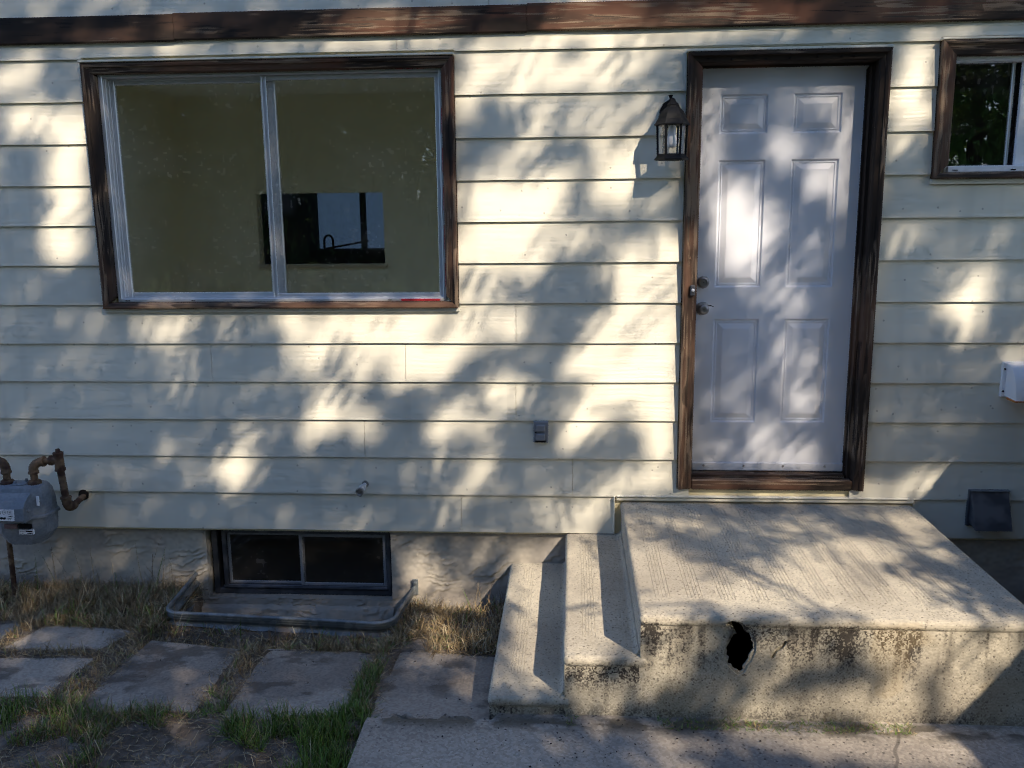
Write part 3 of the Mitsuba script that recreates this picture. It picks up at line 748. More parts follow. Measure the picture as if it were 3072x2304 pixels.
GAPS = np.array([
    [-2.473,2.754,0.0750,-0.0015,0.0006,0.50], [-1.797,2.748,0.2396,-0.0050,0.0010,0.60], [-0.984,2.742,0.2289,-0.0048,0.0010,0.70], [-2.813,2.630,0.0117,0.0021,0.0058,0.80], [-2.807,2.370,0.0203,0.0057,0.0084,0.65],
    [-2.573,2.378,0.0088,-0.0014,0.0088,0.85], [-2.568,2.206,0.0082,0.0016,0.0079,0.75], [-2.759,2.461,0.0215,0.0029,0.0024,0.50], [-2.591,1.985,0.0097,0.0048,0.0153,1.00], [-2.644,1.784,0.0076,0.0024,0.0097,1.05],
    [-2.757,2.163,0.0220,0.0032,0.0017,0.25], [-2.795,2.774,0.0052,0.0001,0.0019,0.20], [-2.528,1.390,0.0024,0.0005,0.0021,0.60], [-2.227,1.377,0.0066,0.0029,0.0083,0.65], [-2.065,1.364,0.0075,0.0031,0.0094,0.95],
    [-1.827,1.382,0.0092,0.0032,0.0076,0.40], [-1.717,1.345,0.0044,0.0010,0.0049,0.60], [-1.493,1.381,0.0061,0.0012,0.0067,0.60], [-1.296,1.381,0.0431,0.0001,0.0037,0.70], [-1.040,1.368,0.0633,0.0283,0.0288,0.95],
    [-0.737,1.367,0.0530,0.0150,0.0171,0.90], [-0.437,1.367,0.0195,0.0030,0.0127,0.70], [-2.068,1.172,0.0064,0.0014,0.0071,0.50], [-2.510,1.197,0.0026,0.0001,0.0014,0.30], [-1.418,1.173,0.0168,0.0078,0.0134,0.75],
    [-1.099,1.124,0.0115,0.0051,0.0095,0.40], [-0.853,1.149,0.0116,0.0045,0.0099,0.85], [-0.683,1.161,0.0195,0.0053,0.0073,0.70], [-0.429,2.585,0.0205,0.0032,0.0106,0.85], [-0.485,2.009,0.0148,0.0028,0.0109,0.90],
    [-0.442,1.802,0.0184,0.0058,0.0155,1.00], [-0.493,1.581,0.0087,-0.0030,0.0076,0.70], [-0.332,2.176,0.0044,0.0006,0.0035,0.50], [-0.535,2.423,0.0039,-0.0007,0.0038,0.50], [-0.121,2.729,0.0498,-0.0011,0.0009,0.90],
    [0.379,2.745,0.0584,-0.0013,0.0010,0.90], [0.103,2.585,0.0667,0.0140,0.0099,0.75], [-0.179,2.362,0.0096,0.0023,0.0032,0.60], [0.082,2.358,0.0197,0.0041,0.0082,0.75], [0.409,2.320,0.0057,0.0005,0.0047,0.60],
    [0.384,2.462,0.0041,0.0007,0.0021,0.60], [0.219,2.180,0.0206,0.0066,0.0117,0.85], [0.388,2.222,0.0095,0.0015,0.0050,0.70], [-0.226,2.242,0.0071,0.0021,0.0042,0.70], [-0.181,1.994,0.0179,0.0062,0.0125,0.95],
    [0.199,2.013,0.0081,0.0026,0.0068,0.85], [0.439,1.965,0.0089,0.0022,0.0059,0.60], [-0.205,1.789,0.0251,0.0091,0.0137,1.00], [0.421,1.738,0.0173,0.0037,0.0079,1.05], [0.062,1.775,0.0064,0.0025,0.0054,0.75],
    [-0.230,1.626,0.0050,-0.0000,0.0049,0.60], [0.401,1.576,0.0208,0.0038,0.0113,1.05], [0.191,1.601,0.0066,-0.0001,0.0066,0.85], [0.358,1.365,0.0369,0.0074,0.0111,1.05], [0.135,1.318,0.0072,0.0018,0.0068,0.75],
    [-0.280,1.330,0.0051,0.0000,0.0052,0.60], [0.113,1.174,0.0136,0.0038,0.0127,0.95], [0.373,1.174,0.0375,0.0074,0.0126,1.05], [-0.200,2.656,0.0088,0.0022,0.0053,0.45], [1.613,2.577,0.0063,0.0014,0.0055,0.90],
    [1.610,2.398,0.0091,-0.0004,0.0085,1.00], [1.583,2.237,0.0036,0.0003,0.0034,0.45], [1.593,1.786,0.0037,0.0013,0.0071,0.40], [1.957,1.523,0.0092,0.0020,0.0071,0.85], [1.923,1.396,0.0083,-0.0003,0.0092,0.95],
    [2.073,1.837,0.0022,0.0005,0.0040,0.25], [2.209,1.303,0.0020,-0.0002,0.0022,0.50], [2.180,1.198,0.0021,0.0010,0.0041,0.60], [1.679,2.691,0.0240,0.0032,0.0022,0.35], [0.210,0.980,0.0603,0.0205,0.0142,0.95],
    [0.436,0.981,0.0113,0.0002,0.0097,1.00], [-0.259,0.929,0.0053,0.0000,0.0055,0.60], [0.043,0.807,0.0138,0.0065,0.0071,0.85], [0.452,0.765,0.0103,-0.0002,0.0112,0.95], [0.420,0.565,0.0171,0.0019,0.0083,0.85],
    [0.214,0.556,0.0065,-0.0010,0.0066,0.50], [0.044,0.369,0.0183,0.0073,0.0078,0.65], [-0.190,0.347,0.0080,0.0023,0.0080,0.50], [0.782,0.492,0.0890,0.0009,0.0010,0.80], [1.318,0.491,0.0863,0.0008,0.0010,0.90],
    [1.636,0.482,0.0196,0.0001,0.0010,0.80], [1.831,0.534,0.0080,-0.0017,0.0085,1.00], [-1.797,0.557,0.0077,0.0017,0.0089,1.05], [-1.732,0.758,0.0138,0.0087,0.0102,0.85], [-1.378,0.760,0.0063,0.0031,0.0105,0.85],
    [-1.270,0.925,0.0109,0.0046,0.0092,0.85], [-1.100,0.825,0.0029,0.0008,0.0036,0.55], [-2.610,0.971,0.0028,0.0018,0.0054,0.35], [-2.069,1.011,0.0031,0.0009,0.0036,0.40], [-0.444,0.941,0.0145,0.0044,0.0135,0.95],
    [-0.691,0.828,0.0074,0.0031,0.0065,0.60], [-0.760,0.586,0.0136,0.0070,0.0117,0.50], [-0.499,0.563,0.0066,0.0021,0.0093,0.75], [-1.134,0.322,0.0026,0.0001,0.0016,0.35], [-1.569,0.317,0.0027,0.0001,0.0016,0.35],
    [-0.665,0.367,0.0062,0.0021,0.0060,0.55], [-0.410,0.728,0.0054,0.0001,0.0057,0.50], [-2.871,0.125,0.0016,0.0017,0.0042,0.55], [-2.142,-0.041,0.0028,0.0003,0.0030,0.70], [-1.994,0.084,0.0006,0.0005,0.0066,0.60],
    [-0.812,0.088,0.0077,-0.0014,0.0078,0.60], [-0.766,-0.112,0.0215,0.0048,0.0192,0.95], [-0.615,-0.177,0.0104,0.0004,0.0118,0.90], [-0.456,0.160,0.0062,0.0021,0.0061,0.55], [-2.272,-0.016,0.0040,0.0021,0.0058,0.35],
    [0.760,2.535,0.0045,-0.0001,0.0011,0.75], [0.733,2.326,0.0028,0.0013,0.0119,0.65], [1.107,2.298,0.0028,0.0003,0.0034,0.65], [1.263,2.526,0.0089,0.0026,0.0052,0.55], [1.393,2.382,0.0015,0.0003,0.0143,0.90],
    [1.392,2.205,0.0008,0.0007,0.0272,0.90], [1.284,2.128,0.0072,-0.0018,0.0065,0.75], [0.905,1.974,0.0188,-0.0037,0.0164,1.05], [0.925,1.755,0.0081,0.0001,0.0080,0.85], [0.781,1.895,0.0027,0.0018,0.0077,0.50],
    [1.091,1.892,0.0047,0.0016,0.0042,0.40], [1.210,1.799,0.0050,0.0001,0.0053,0.55], [1.124,1.554,0.0089,0.0000,0.0096,1.05], [1.393,1.600,0.0048,-0.0003,0.0049,0.35], [1.215,1.232,0.0123,0.0016,0.0161,0.65],
    [1.081,0.801,0.0246,0.0074,0.0087,0.65], [1.248,1.038,0.0091,0.0012,0.0106,0.55], [1.263,0.739,0.0136,0.0021,0.0030,0.50], [0.904,1.037,0.0058,0.0007,0.0066,0.35], [0.806,0.761,0.0082,0.0017,0.0069,0.40],
    [-0.834,2.794,0.0665,-0.0014,0.0034,0.80], [-1.230,2.787,0.0186,-0.0003,0.0018,0.60], [-2.033,2.837,0.0194,-0.0003,0.0018,0.35], [-0.897,2.609,0.0513,-0.0010,0.0011,0.60], [0.046,2.811,0.0387,-0.0009,0.0033,0.80],
    [0.611,2.797,0.0334,-0.0009,0.0027,0.75], [0.932,2.810,0.0255,-0.0007,0.0021,0.80], [1.514,2.792,0.0158,-0.0005,0.0017,0.40], [1.881,2.768,0.0108,-0.0004,0.0017,0.20], [-0.412,-0.155,0.0612,0.0756,0.1055,0.95],
    [-0.888,-0.792,0.0439,0.0564,0.0794,0.85], [-1.190,-1.043,0.0110,0.0074,0.0106,0.50], [-0.189,-0.058,0.0408,0.0461,0.0590,0.70], [-0.591,-0.587,0.1009,0.1194,0.1524,1.00], [-0.858,-0.929,0.0142,0.0091,0.0113,0.70],
    [-0.272,-0.432,0.0856,0.0722,0.0819,0.95], [0.059,0.050,0.0329,0.0264,0.0306,0.50], [0.368,0.120,0.0324,0.0212,0.0229,0.55], [-0.039,-0.556,0.1439,0.0590,0.0339,1.00], [0.398,-0.407,0.1139,0.0457,0.0414,1.00],
    [0.425,-0.642,0.1117,0.0316,0.0256,1.05], [0.560,-0.790,0.0506,0.0084,0.0056,1.00], [0.888,-0.118,0.0491,0.0156,0.0354,0.65], [0.538,-0.048,0.0302,0.0161,0.0158,0.45], [1.405,0.231,0.0242,0.0067,0.0197,0.60],
    [0.945,0.170,0.0289,0.0127,0.0118,0.35], [1.244,-0.079,0.0239,0.0253,0.0340,0.70], [0.026,-0.677,0.0458,0.0115,0.0101,0.90], [-0.575,-0.759,0.0116,0.0055,0.0060,0.60], [-0.591,-0.932,0.0110,0.0002,0.0033,0.80],
    [-0.633,-1.038,0.0080,0.0016,0.0091,0.75], [-0.218,-0.933,0.0126,0.0045,0.0042,0.60], [-0.044,-0.967,0.0048,0.0011,0.0056,0.65], [0.253,-0.932,0.0480,0.0008,0.0043,0.95], [0.408,-1.080,0.0287,-0.0007,0.0179,1.00],
    [-0.056,-1.217,0.0675,0.0018,0.0020,0.90], [0.246,-1.199,0.0293,0.0006,0.0024,0.85], [-0.862,-1.190,0.0080,0.0031,0.0061,0.75], [-0.943,-1.094,0.0029,0.0001,0.0024,0.50], [-0.211,-1.086,0.0051,0.0015,0.0044,0.55],
    [-0.675,-1.146,0.0025,0.0005,0.0028,0.45], [0.509,-0.964,0.0227,0.0003,0.0032,0.90], [0.632,-0.943,0.0025,-0.0002,0.0031,0.70], [-0.183,-1.405,0.0888,0.0077,0.0040,0.80], [-0.709,-1.441,0.0276,0.0038,0.0030,0.55],
    [0.187,-1.388,0.0485,0.0084,0.0058,0.95], [0.172,-1.493,0.0223,0.0040,0.0027,0.80], [-0.887,-1.345,0.0081,0.0019,0.0019,0.45], [-0.346,-1.329,0.0131,0.0018,0.0014,0.60], [-0.126,-1.506,0.0315,0.0035,0.0021,0.60],
    [-0.833,-1.562,0.0116,0.0018,0.0015,0.40], [-1.065,-0.610,0.0256,0.0295,0.0446,0.90], [-3.201,-0.738,0.0068,0.0042,0.0067,0.50], [-1.485,-1.057,0.0061,0.0054,0.0093,0.70], [-1.682,-1.375,0.0061,0.0022,0.0034,0.60],
    [-1.713,-1.536,0.0146,0.0042,0.0062,0.90], [-2.612,-1.437,0.0028,0.0021,0.0068,1.00], [-2.765,-1.415,0.0025,0.0009,0.0034,0.60], [-2.414,-0.987,0.0061,0.0020,0.0055,0.25], [-1.328,-0.867,0.0115,0.0039,0.0060,0.40],
    [-2.586,-0.919,0.0045,0.0011,0.0034,0.30], [-0.993,-0.672,0.0050,0.0047,0.0072,0.60],
])
# ------------------------------------------------------------------ concrete steps
def stoop():
    FY = -1.372
    R = .022
    parts = []
    for (a, b, top, low) in ((.262, 1.768, .420, -.12), (-.028, .300, .243, -.12), (-.325, .010, .066, -.12)):
        parts.append(rounded(a, b, FY, .02, top - .046, top, R, 20))          # tread with its nosing
        parts.append(mbox(a + .006, b - .004, FY + .010, .0, low, top - .022))
    for (a, top) in ((.262, .243), (-.028, .066)):                              # coves where riser meets tread
        c = .022
        fil = mbox(a - c, a + .01, FY + .03, 0, top - .005, top + c) - manifold3d.Manifold.cylinder(3, c, c, 24).rotate((90, 0, 0)).translate((a - c, 1, top + c))
        parts.append(fil)
    m = manifold3d.Manifold.batch_boolean(parts, manifold3d.OpType.Add)
    cutters = []

    def groove(x, y0, y1, z):
        w, d = .0019, .0020
        h = manifold3d.Manifold.hull_points(np.array([(x - w, y0, z + .002), (x + w, y0, z + .002), (x, y0 - .02, z - d), (x - w, y1, z + .002), (x + w, y1, z + .002), (x, y1 + .02, z - d)]))
        cutters.append(h)
    for i in range(10):
        c = .368 + i * .1285
        for j in range(5):
            groove(c - .029 + .0145 * j, -.06 - .02 * ((i * 7) % 3) * .5, -1.215, .42)
    for j in range(5):
        groove(.050 + .0125 * j, -.06, -1.20, .243)
        groove(-.245 + .0125 * j, -.06, -1.20, .066)
    m = m - manifold3d.Manifold.batch_boolean(cutters, manifold3d.OpType.Add)
    # hollow inside, and the broken hole with the crack beside it
    m = m - mbox(.40, 1.70, -1.342, -.05, -.2, .34)
    qp = [(.597, .391), (.614, .397), (.642, .391), (.664, .368), (.682, .349), (.698, .315), (.697, .279), (.684, .243), (.671, .229), (.659, .195), (.645, .187), (.632, .198), (.611, .221), (.596, .249), (.597, .277), (.606, .305), (.608, .327), (.619, .337), (.628, .346), (.622, .370)]
    qr = np.array(Polygon(qp).segmentize(.008).exterior.coords)[:-1]
    qr = qr + .024 * np.stack([n3(qr[:, 0], qr[:, 1], 0 * qr[:, 0], 75, 3, s_) - .5 for s_ in (5, 6)], 1)
    cs = csec(qr)
    m = m - manifold3d.Manifold.extrude(cs, .4).rotate((90, 0, 0)).translate((0, -1.2, 0))
    cs2 = csec(qp).offset(.010, manifold3d.JoinType.Miter)
    m = m - manifold3d.Manifold.extrude(cs2, .1).rotate((90, 0, 0)).translate((0, -1.352, 0))
    crack = [(.762, .262), (.775, .290), (.797, .303), (.815, .326), (.826, .322), (.806, .292), (.788, .280), (.776, .252), (.768, .248)]
    m = m - manifold3d.Manifold.extrude(csec(crack), .06).rotate((90, 0, 0)).translate((0, -1.346, 0))
    m = m.refine_to_length(.035)
    v, f, _ = meshkit.arrays(m)
    v = v.copy()
    d = np.stack([n3(v[:, 0], v[:, 1], v[:, 2], 5, 4, s) - .5 for s in (71, 72, 73)], 1)
    fine = n3(v[:, 0], v[:, 1], v[:, 2], 26, 3, 74) - .5
    v = v + .006 * d + .0025 * fine[:, None] * np.array([0, -1, .5])
    return v, f


put(stoop(), 'm_concrete', 'concrete_steps', smooth=32, label='weathered precast concrete landing with two side steps and a hole in its front', cat='steps')

# ------------------------------------------------------------------ window well
def well():
    r = .085
    pts = [(-2.080, .012)]
    for a in np.linspace(math.pi, 1.5 * math.pi, 9):
        pts.append((WELL[0] + r + r * math.cos(a), WELL[2] + .03 + r + r * math.sin(a)))
    for t in np.linspace(.08, .92, 16):
        pts.append((WELL[0] + r + t * (WELL[1] - WELL[0] - 2 * r), WELL[2] + .03 - .07 * t))
    for a in np.linspace(1.5 * math.pi, 2 * math.pi, 9):
        pts.append((WELL[1] - r + r * math.cos(a), WELL[2] - .04 + r + r * math.sin(a)))
    pts.append((-.862, .012))
    pts = np.array(pts)
    pts = np.vstack([pts[0] + (pts[1] - pts[0]) * np.linspace(0, 1, 8)[:-1, None], pts[1:-1], pts[-2] + (pts[-1] - pts[-2]) * np.linspace(0, 1, 8)[1:, None]])
    t = np.gradient(pts, axis=0); t /= np.linalg.norm(t, axis=1, keepdims=True)
    out = np.stack([t[:, 1], -t[:, 0]], 1)                                      # away from the window
    prof = [(0.004, .010), (.010, .002), (.010, -.006), (.003, -.012)]
    s = np.linspace(0, 1, 40)
    prof += [(.002 + .017 * math.sin(2 * math.pi * 4.6 * q_ + 2.6), -.016 - .36 * q_) for q_ in s]
    loops = []
    top = lambda p: -.046 - .06 * np.clip((p[0] + 1.0) * 8, 0, 1) * np.clip((p[1] + .42) / .4, 0, 1)
    dent = .012 * (n3(pts[:, 0], pts[:, 1], 0 * pts[:, 0], 4, 3, 81) - .5)
    outer = [np.array([[p[0] + o[0] * (a + d_), p[1] + o[1] * (a + d_), top(p) + b] for a, b in prof]) for p, o, d_ in zip(pts, out, dent)]
    return outer


lo = well()
wv = np.vstack(lo); n_ = len(lo[0])
qf = np.array([(i * n_ + j, i * n_ + j + 1, (i + 1) * n_ + j + 1, (i + 1) * n_ + j) for i in range(len(lo) - 1) for j in range(n_ - 1)])
wellk = thing('window_well', 'corrugated grey metal window well around the basement window', 'window well')
put((wv, qf), 'm_zinc', 'corrugated_wall', wellk, smooth=True)
rim = np.array([l[0] for l in lo])
put(tube(rim + [0, 0, .002], .0115, 8), 'm_zinc', 'rim', wellk, smooth=50)
put([cbox(-.868, -.835, .002, .008, -.13, -.040, .002), lathe([(.0001, -.001), (.011, 0), (.011, .008), (.006, .014), (.006, .022), (.0001, .022)], (-.850, .002, -.058), (-.850, -1, -.058), 6)], 'm_zinc', 'fixing_bolt', wellk, kind='stuff')

# ------------------------------------------------------------------ wall lantern
lan = thing('wall_lantern', 'black six-sided wall lantern with clear glass left of the door', 'lantern')
LX, LY = .476, -.128
def hexring(r, z, rot=0.0, cx=LX, cy=LY):
    return np.array([[cx + r * math.cos(a + rot), cy + r * math.sin(a + rot), z] for a in np.arange(6) * math.pi / 3])
roof_prof = [(.084, 2.328), (.085, 2.333), (.078, 2.340), (.073, 2.352), (.069, 2.356), (.064, 2.372), (.053, 2.391), (.038, 2.405), (.028, 2.412), (.025, 2.418), (.027, 2.422), (.022, 2.428), (.014, 2.441), (.010, 2.450), (.0004, 2.452)]
put(loft([hexring(r, z) for r, z in roof_prof]), 'm_black', 'roof', lan, smooth=22)
put(loft([hexring(.060, 2.166), hexring(.080, 2.167), hexring(.083, 2.172), hexring(.071, 2.186), hexring(.066, 2.196), hexring(.060, 2.197)]), 'm_black', 'base', lan)
for a in np.arange(6) * math.pi / 3:
    p0 = np.array([LX + .065 * math.cos(a), LY + .065 * math.sin(a), 2.193]); p1 = np.array([LX + .071 * math.cos(a), LY + .071 * math.sin(a), 2.331])
    put(tube([p0, p1], .0055, 6), 'm_black', 'bar', lan)
lo_, hi_ = hexring(.062, 2.196), hexring(.068, 2.330)
for i in range(6):
    j = (i + 1) % 6
    put((np.array([lo_[i], lo_[j], hi_[j], hi_[i]]), np.array([[0, 1, 2, 3]])), 'm_glass', 'pane', lan)
put(lathe([(.0001, 0), (.018, .003), (.023, .02), (.022, .05), (.015, .075), (.0145, .095), (.0001, .096)], (LX, LY, 2.225), (LX, LY, 3), 20), 'm_white', 'bulb', lan, smooth=True)
put(lathe([(.0001, 0), (.018, 0), (.018, .05), (.0001, .05)], (LX, LY, 2.300), (LX, LY, 3), 14), 'm_white', 'socket', lan, smooth=40)
bp = Polygon([(LX - .046, 2.345), (LX - .052, 2.38), (LX - .050, 2.41), (LX - .034, 2.440), (LX - .012, 2.452), (LX - .006, 2.458), (LX + .006, 2.458), (LX + .012, 2.452), (LX + .034, 2.440), (LX + .050, 2.41), (LX + .052, 2.38), (LX + .046, 2.345), (LX + .03, 2.325), (LX - .03, 2.325)])
put(wall_slab(bp, -.040, -.012), 'm_black', 'back_plate', lan)
put(lathe([(.006, 0), (.005, .008), (.010, .017), (.011, .021), (.0001, .023)], (LX, -.03, 2.456), (LX, -.03, 3), 14), 'm_black', 'finial', lan, smooth=40)
put(tube([(LX, -.03, 2.37), (LX, -.055, 2.40), (LX, -.085, 2.432), (LX, -.11, 2.447), (LX, LY, 2.446)], .009, 8), 'm_black', 'arm', lan, smooth=40)
put(lathe([(.0001, 0), (.009, .003), (.012, .011), (.009, .019), (.0001, .022)], (LX - .036, -.045, 2.374), (LX - .036, -1, 2.374), 12), 'm_black', 'scroll', lan, smooth=True)

# ------------------------------------------------------------------ outlet, tap, vents
out = thing('outdoor_outlet', 'grey weatherproof outlet box with two flip lids on the siding', 'outlet')
put([cbox(-.195, -.118, -.034, -.010, .747, .860, .003)], 'm_box', 'box', out)
for zc in (.826, .778):
    k = put(cbox(-.182, -.134, -.047, -.035, zc - .018, zc + .019, .004), 'm_box', 'lid', out)
put([lathe([(.0001, -.001), (.0045, 0), (.004, .0035), (.0001, .004)], (-.183, -.034, .802), (-.183, -1, .802), 10), cbox(-.186, -.130, -.044, -.0345, .7505, .757, .001)], 'm_black', 'screw', out, kind='stuff')

tap = thing('hose_tap', 'chrome hose tap poking out of the siding above the basement window', 'tap')
put(lathe([(.0001, -.002), (.020, 0), (.019, .006), (.010, .008), (.0001, .009)], (-1.098, -.012, .508), (-1.098, -1, .508), 16), 'm_nickel', 'flange', tap, smooth=40)
put(lathe([(.011, 0), (.011, .02), (.017, .024), (.019, .05), (.017, .062), (.0001, .064)], (-1.100, -.02, .506), (-1.112, -.09, .492), 16), 'm_chrome', 'body', tap, smooth=40)
put(tube([(-1.108, -.060, .494), (-1.112, -.072, .478), (-1.118, -.085, .463)], [.012, .011, .012], 12), 'm_nickel', 'spout', tap, smooth=40)
wheel = [lathe([(.018, 0), (.022, .002), (.022, .007), (.018, .009), (.016, .006), (.016, .003)], (-1.112, -.092, .490), (-1.124, -.16, .476), 20), lathe([(.0001, 0), (.007, 0), (.006, .012), (.0001, .013)], (-1.112, -.088, .491), (-1.124, -.16, .477), 10)]
for a in np.arange(5) * 2 * math.pi / 5:
    wheel.append(tube([(-1.1125, -.0945, .4895), (-1.1125 + .018 * math.cos(a), -.0945 - .006 * math.sin(a), .4895 + .018 * math.sin(a))], .0022, 5))
put(wheel, 'm_nickel', 'handwheel', tap)

hood = thing('white_vent_hood', 'white plastic vent hood at the right edge of the wall', 'vent')
put(cbox(2.143, 2.345, -.034, -.012, .998, 1.176, .004), 'm_white', 'flange', hood)
loops = []
for x_, s_ in ((2.163, 1.0), (2.18, 1.03), (2.31, 1.03), (2.327, 1.0)):
    ring = [(x_, -.030, 1.004)] + [(x_, -.034 - .115 * s_ * math.sin(a), 1.002 + .165 * math.cos(a)) for a in np.linspace(0, math.pi / 2, 12)]
    loops.append(np.array(ring))
put(loft(loops), 'm_white', 'cowl', hood, smooth=40)
put(cbox(2.17, 2.32, -.13, -.04, .990, 1.0005, 0), 'm_orange', 'screen', hood, label='orange mesh under the cowl')
for zc in (1.028, 1.140):
    put(lathe([(.0001, -.001), (.0055, 0), (.005, .004), (.0001, .005)], (2.153, -.034, zc), (2.153, -1, zc), 10), 'm_black', 'screw', hood)

dv = thing('metal_vent_hood', 'dark metal dryer vent flap low on the wall right of the landing', 'vent')
put(cbox(2.034, 2.236, -.03, -.010, .318, .512, .003), 'm_vent', 'flange', dv)
put(loft([np.array([(2.046, -.03, .340), (2.046, -.118, .322), (2.046, -.040, .506), (2.046, -.03, .506)]), np.array([(2.226, -.03, .340), (2.226, -.118, .322), (2.226, -.040, .506), (2.226, -.03, .506)])]), 'm_vent', 'hood', dv)
put([cbox(2.040, 2.232, -.048, -.030, .5065, .513, .002)], 'm_zinc', 'top_lip', dv)
put(cbox(2.226, 2.24, -.05, -.035, .41, .43, .002), 'm_black', 'hinge', dv)

# ------------------------------------------------------------------ gas meter
gm = thing('gas_meter', 'blue-grey gas meter with rusty brown pipes on the wall', 'gas meter')
MX, MY = -2.882, -.205


def octo(hw, hd, z, ch=.42, dx=0, dy=0):
    c = ch * min(hw, hd)
    p = [(-hw, -hd + c), (-hw + c * 1.3, -hd), (hw - c * 1.3, -hd), (hw, -hd + c), (hw, hd - c), (hw - c, hd), (-hw + c, hd), (-hw, hd - c)]
    return np.array([(MX + dx + a, MY + dy + b, z) for a, b in p])


put(loft([octo(.078, .060, .238), octo(.092, .075, .241), octo(.134, .090, .298), octo(.140, .096, .385)]), 'm_meter', 'lower_case', gm, smooth=30)
put(loft([octo(.146, .100, .386), octo(.151, .105, .390), octo(.151, .105, .402), octo(.146, .100, .406)]), 'm_meter', 'seam', gm, smooth=30)
put(loft([octo(.140, .096, .4065), octo(.138, .094, .465), octo(.128, .084, .525), octo(.116, .074, .546), octo(.098, .060, .553)]), 'm_meter', 'upper_case', gm, smooth=30)
put([cbox(-2.925, -2.855, -.245, -.185, .552, .560, .003), lathe([(.0001, 0), (.009, .0), (.007, .012), (.0001, .013)], (-2.912, -.225, .560), (-2.912, -.225, 1), 10), lathe([(.0001, 0), (.008, .0), (.007, .016), (.0001, .017)], (-2.868, -.195, .560), (-2.868, -.195, 1), 10)], 'm_meter', 'top_plate', gm)
ib = put([loft([np.array([(x_, -.295, .392), (x_, -.372, .395), (x_, -.378, .404), (x_, -.372, .468), (x_, -.350, .500), (x_, -.295, .530)]) for x_ in (-2.950, -2.790)])], 'm_meter', 'index_box', gm, smooth=25)
put(loft([np.array([(-2.942, -.3785, .4065), (-2.838, -.3785, .4065), (-2.838, -.3735, .466), (-2.942, -.3735, .466)]), np.array([(-2.942, -.3805, .4065), (-2.838, -.3805, .4065), (-2.838, -.3755, .466), (-2.942, -.3755, .466)])]), 'm_white', 'dial_plate', ib)
dial = []
for xx in (-2.862, -2.889, -2.916):
    a = lathe([(.0092, 0), (.0105, 0), (.0105, .0006), (.0092, .0006)], (xx, -.3775, .451), (xx, -1, .451), 20, False)
    dial.append(a)
    dial.append(cbox(xx - .001, xx + .005, -.3785, -.3775, .4500, .4520, 0))
dial.append(cbox(-2.935, -2.882, -.3808, -.3798, .415, .426, 0))
dial.append(cbox(-2.876, -2.852, -.3805, -.3795, .417, .421, 0))
dial.append(cbox(-2.868, -2.846, -.3797, -.3787, .429, .4325, 0))
put(dial, 'm_black', 'dial_marks', ib, kind='stuff')
put(lathe([(.0001, 0), (.008, 0), (.008, .008), (.0001, .009)], (-2.79, -.335, .445), (-1, -.335, .445), 8), 'm_meter', 'bolt', ib)
stk = put(cbox(-2.867, -2.789, -.3090, -.2985, .309, .333, 0), 'm_white', 'sticker', gm)
put([cbox(-2.830, -2.794, -.3098, -.3088, .3225, .3285, 0), cbox(-2.824, -2.794, -.3098, -.3088, .3125, .3175, 0), cbox(-2.863, -2.838, -.3098, -.3088, .3245, .3265, 0), cbox(-2.863, -2.845, -.3098, -.3088, .3145, .3165, 0)], 'm_black', 'sticker_print', stk, kind='stuff')
put(cbox(-2.944, -2.876, -.3090, -.2985, .338, .362, 0), 'm_fadedred', 'faded_sticker', gm, label='faded reddish sticker')
put(cbox(-2.868, -2.800, -.3090, -.2985, .340, .364, 0), 'm_black', 'faded_sticker', gm, label='faded dark sticker')
put(loft([np.array([(-2.762, -.2985, .462), (-2.749, -.2985, .462), (-2.755, -.2885, .510), (-2.768, -.2885, .510)]), np.array([(-2.762, -.2925, .462), (-2.749, -.2925, .462), (-2.755, -.2825, .510), (-2.768, -.2825, .510)])]), 'm_white', 'barcode_tag', gm)


def pipe(pts, r, name='pipe', nm=gm):
    return put(tube(pts, r, 14), 'm_rust', name, nm, smooth=50)


def collar(a, b, r, name='coupling'):
    L = float(np.linalg.norm(np.array(b) - np.array(a)))
    return put(lathe([(r * .8, 0), (r, .0), (r * 1.06, L * .15), (r * 1.06, L * .85), (r, L), (r * .8, L)], a, b, 16), 'm_rust', name, gm, smooth=50)


for px in (-2.818, -2.968):
    put(lathe([(.020, 0), (.034, 0), (.036, .006), (.036, .020), (.030, .030), (.022, .032)], (px, MY, .540), (px, MY, 1), 8), 'm_rust', 'union_nut', gm)
    pipe([(px, MY, .565), (px, MY, .615)], .0185)
    collar((px, MY, .608), (px, MY, .620), .0255)
PY = -.185
pipe(np.vstack([[(-2.818, MY, .616)], bend((-2.818, MY, .622), (-2.818, MY, .668), (-2.77, PY, .668)), [(-2.765, PY, .668)]]), .0235, 'elbow')
collar((-2.777, PY, .668), (-2.763, PY, .669), .0265)
pipe([(-2.765, PY, .669), (-2.70, PY, .676)], .0165)
tee = [tube([(-2.683, PY, .626), (-2.686, PY, .716)], .0240, 14), lathe([(.02, 0), (.0275, 0), (.0275, .012), (.02, .013)], (-2.6828, PY, .620), (-2.6832, PY, .7), 14), lathe([(.02, 0), (.0275, 0), (.0275, .012), (.02, .013)], (-2.6858, PY, .706), (-2.6862, PY, .9), 14),
       tube([(-2.725, PY, .675), (-2.69, PY, .676)], .0235, 14), lathe([(.018, 0), (.027, 0), (.027, .012), (.018, .013)], (-2.733, PY, .674), (-2.0, PY, .676), 14), lathe([(.012, 0), (.0135, .002), (.0125, .018), (.0001, .019)], (-2.6862, PY, .719), (-2.687, PY, .9), 4)]
put(tee, 'm_rust', 'tee', gm, smooth=40)
pipe([(-2.683, PY, .628), (-2.668, PY, .455)], .0185)
pipe(np.vstack([[(-2.669, PY, .470)], bend((-2.668, PY, .455), (-2.664, PY, .405), (-2.664, PY + .05, .410)), [(-2.664, PY + .06, .413)]]), .0245, 'elbow')
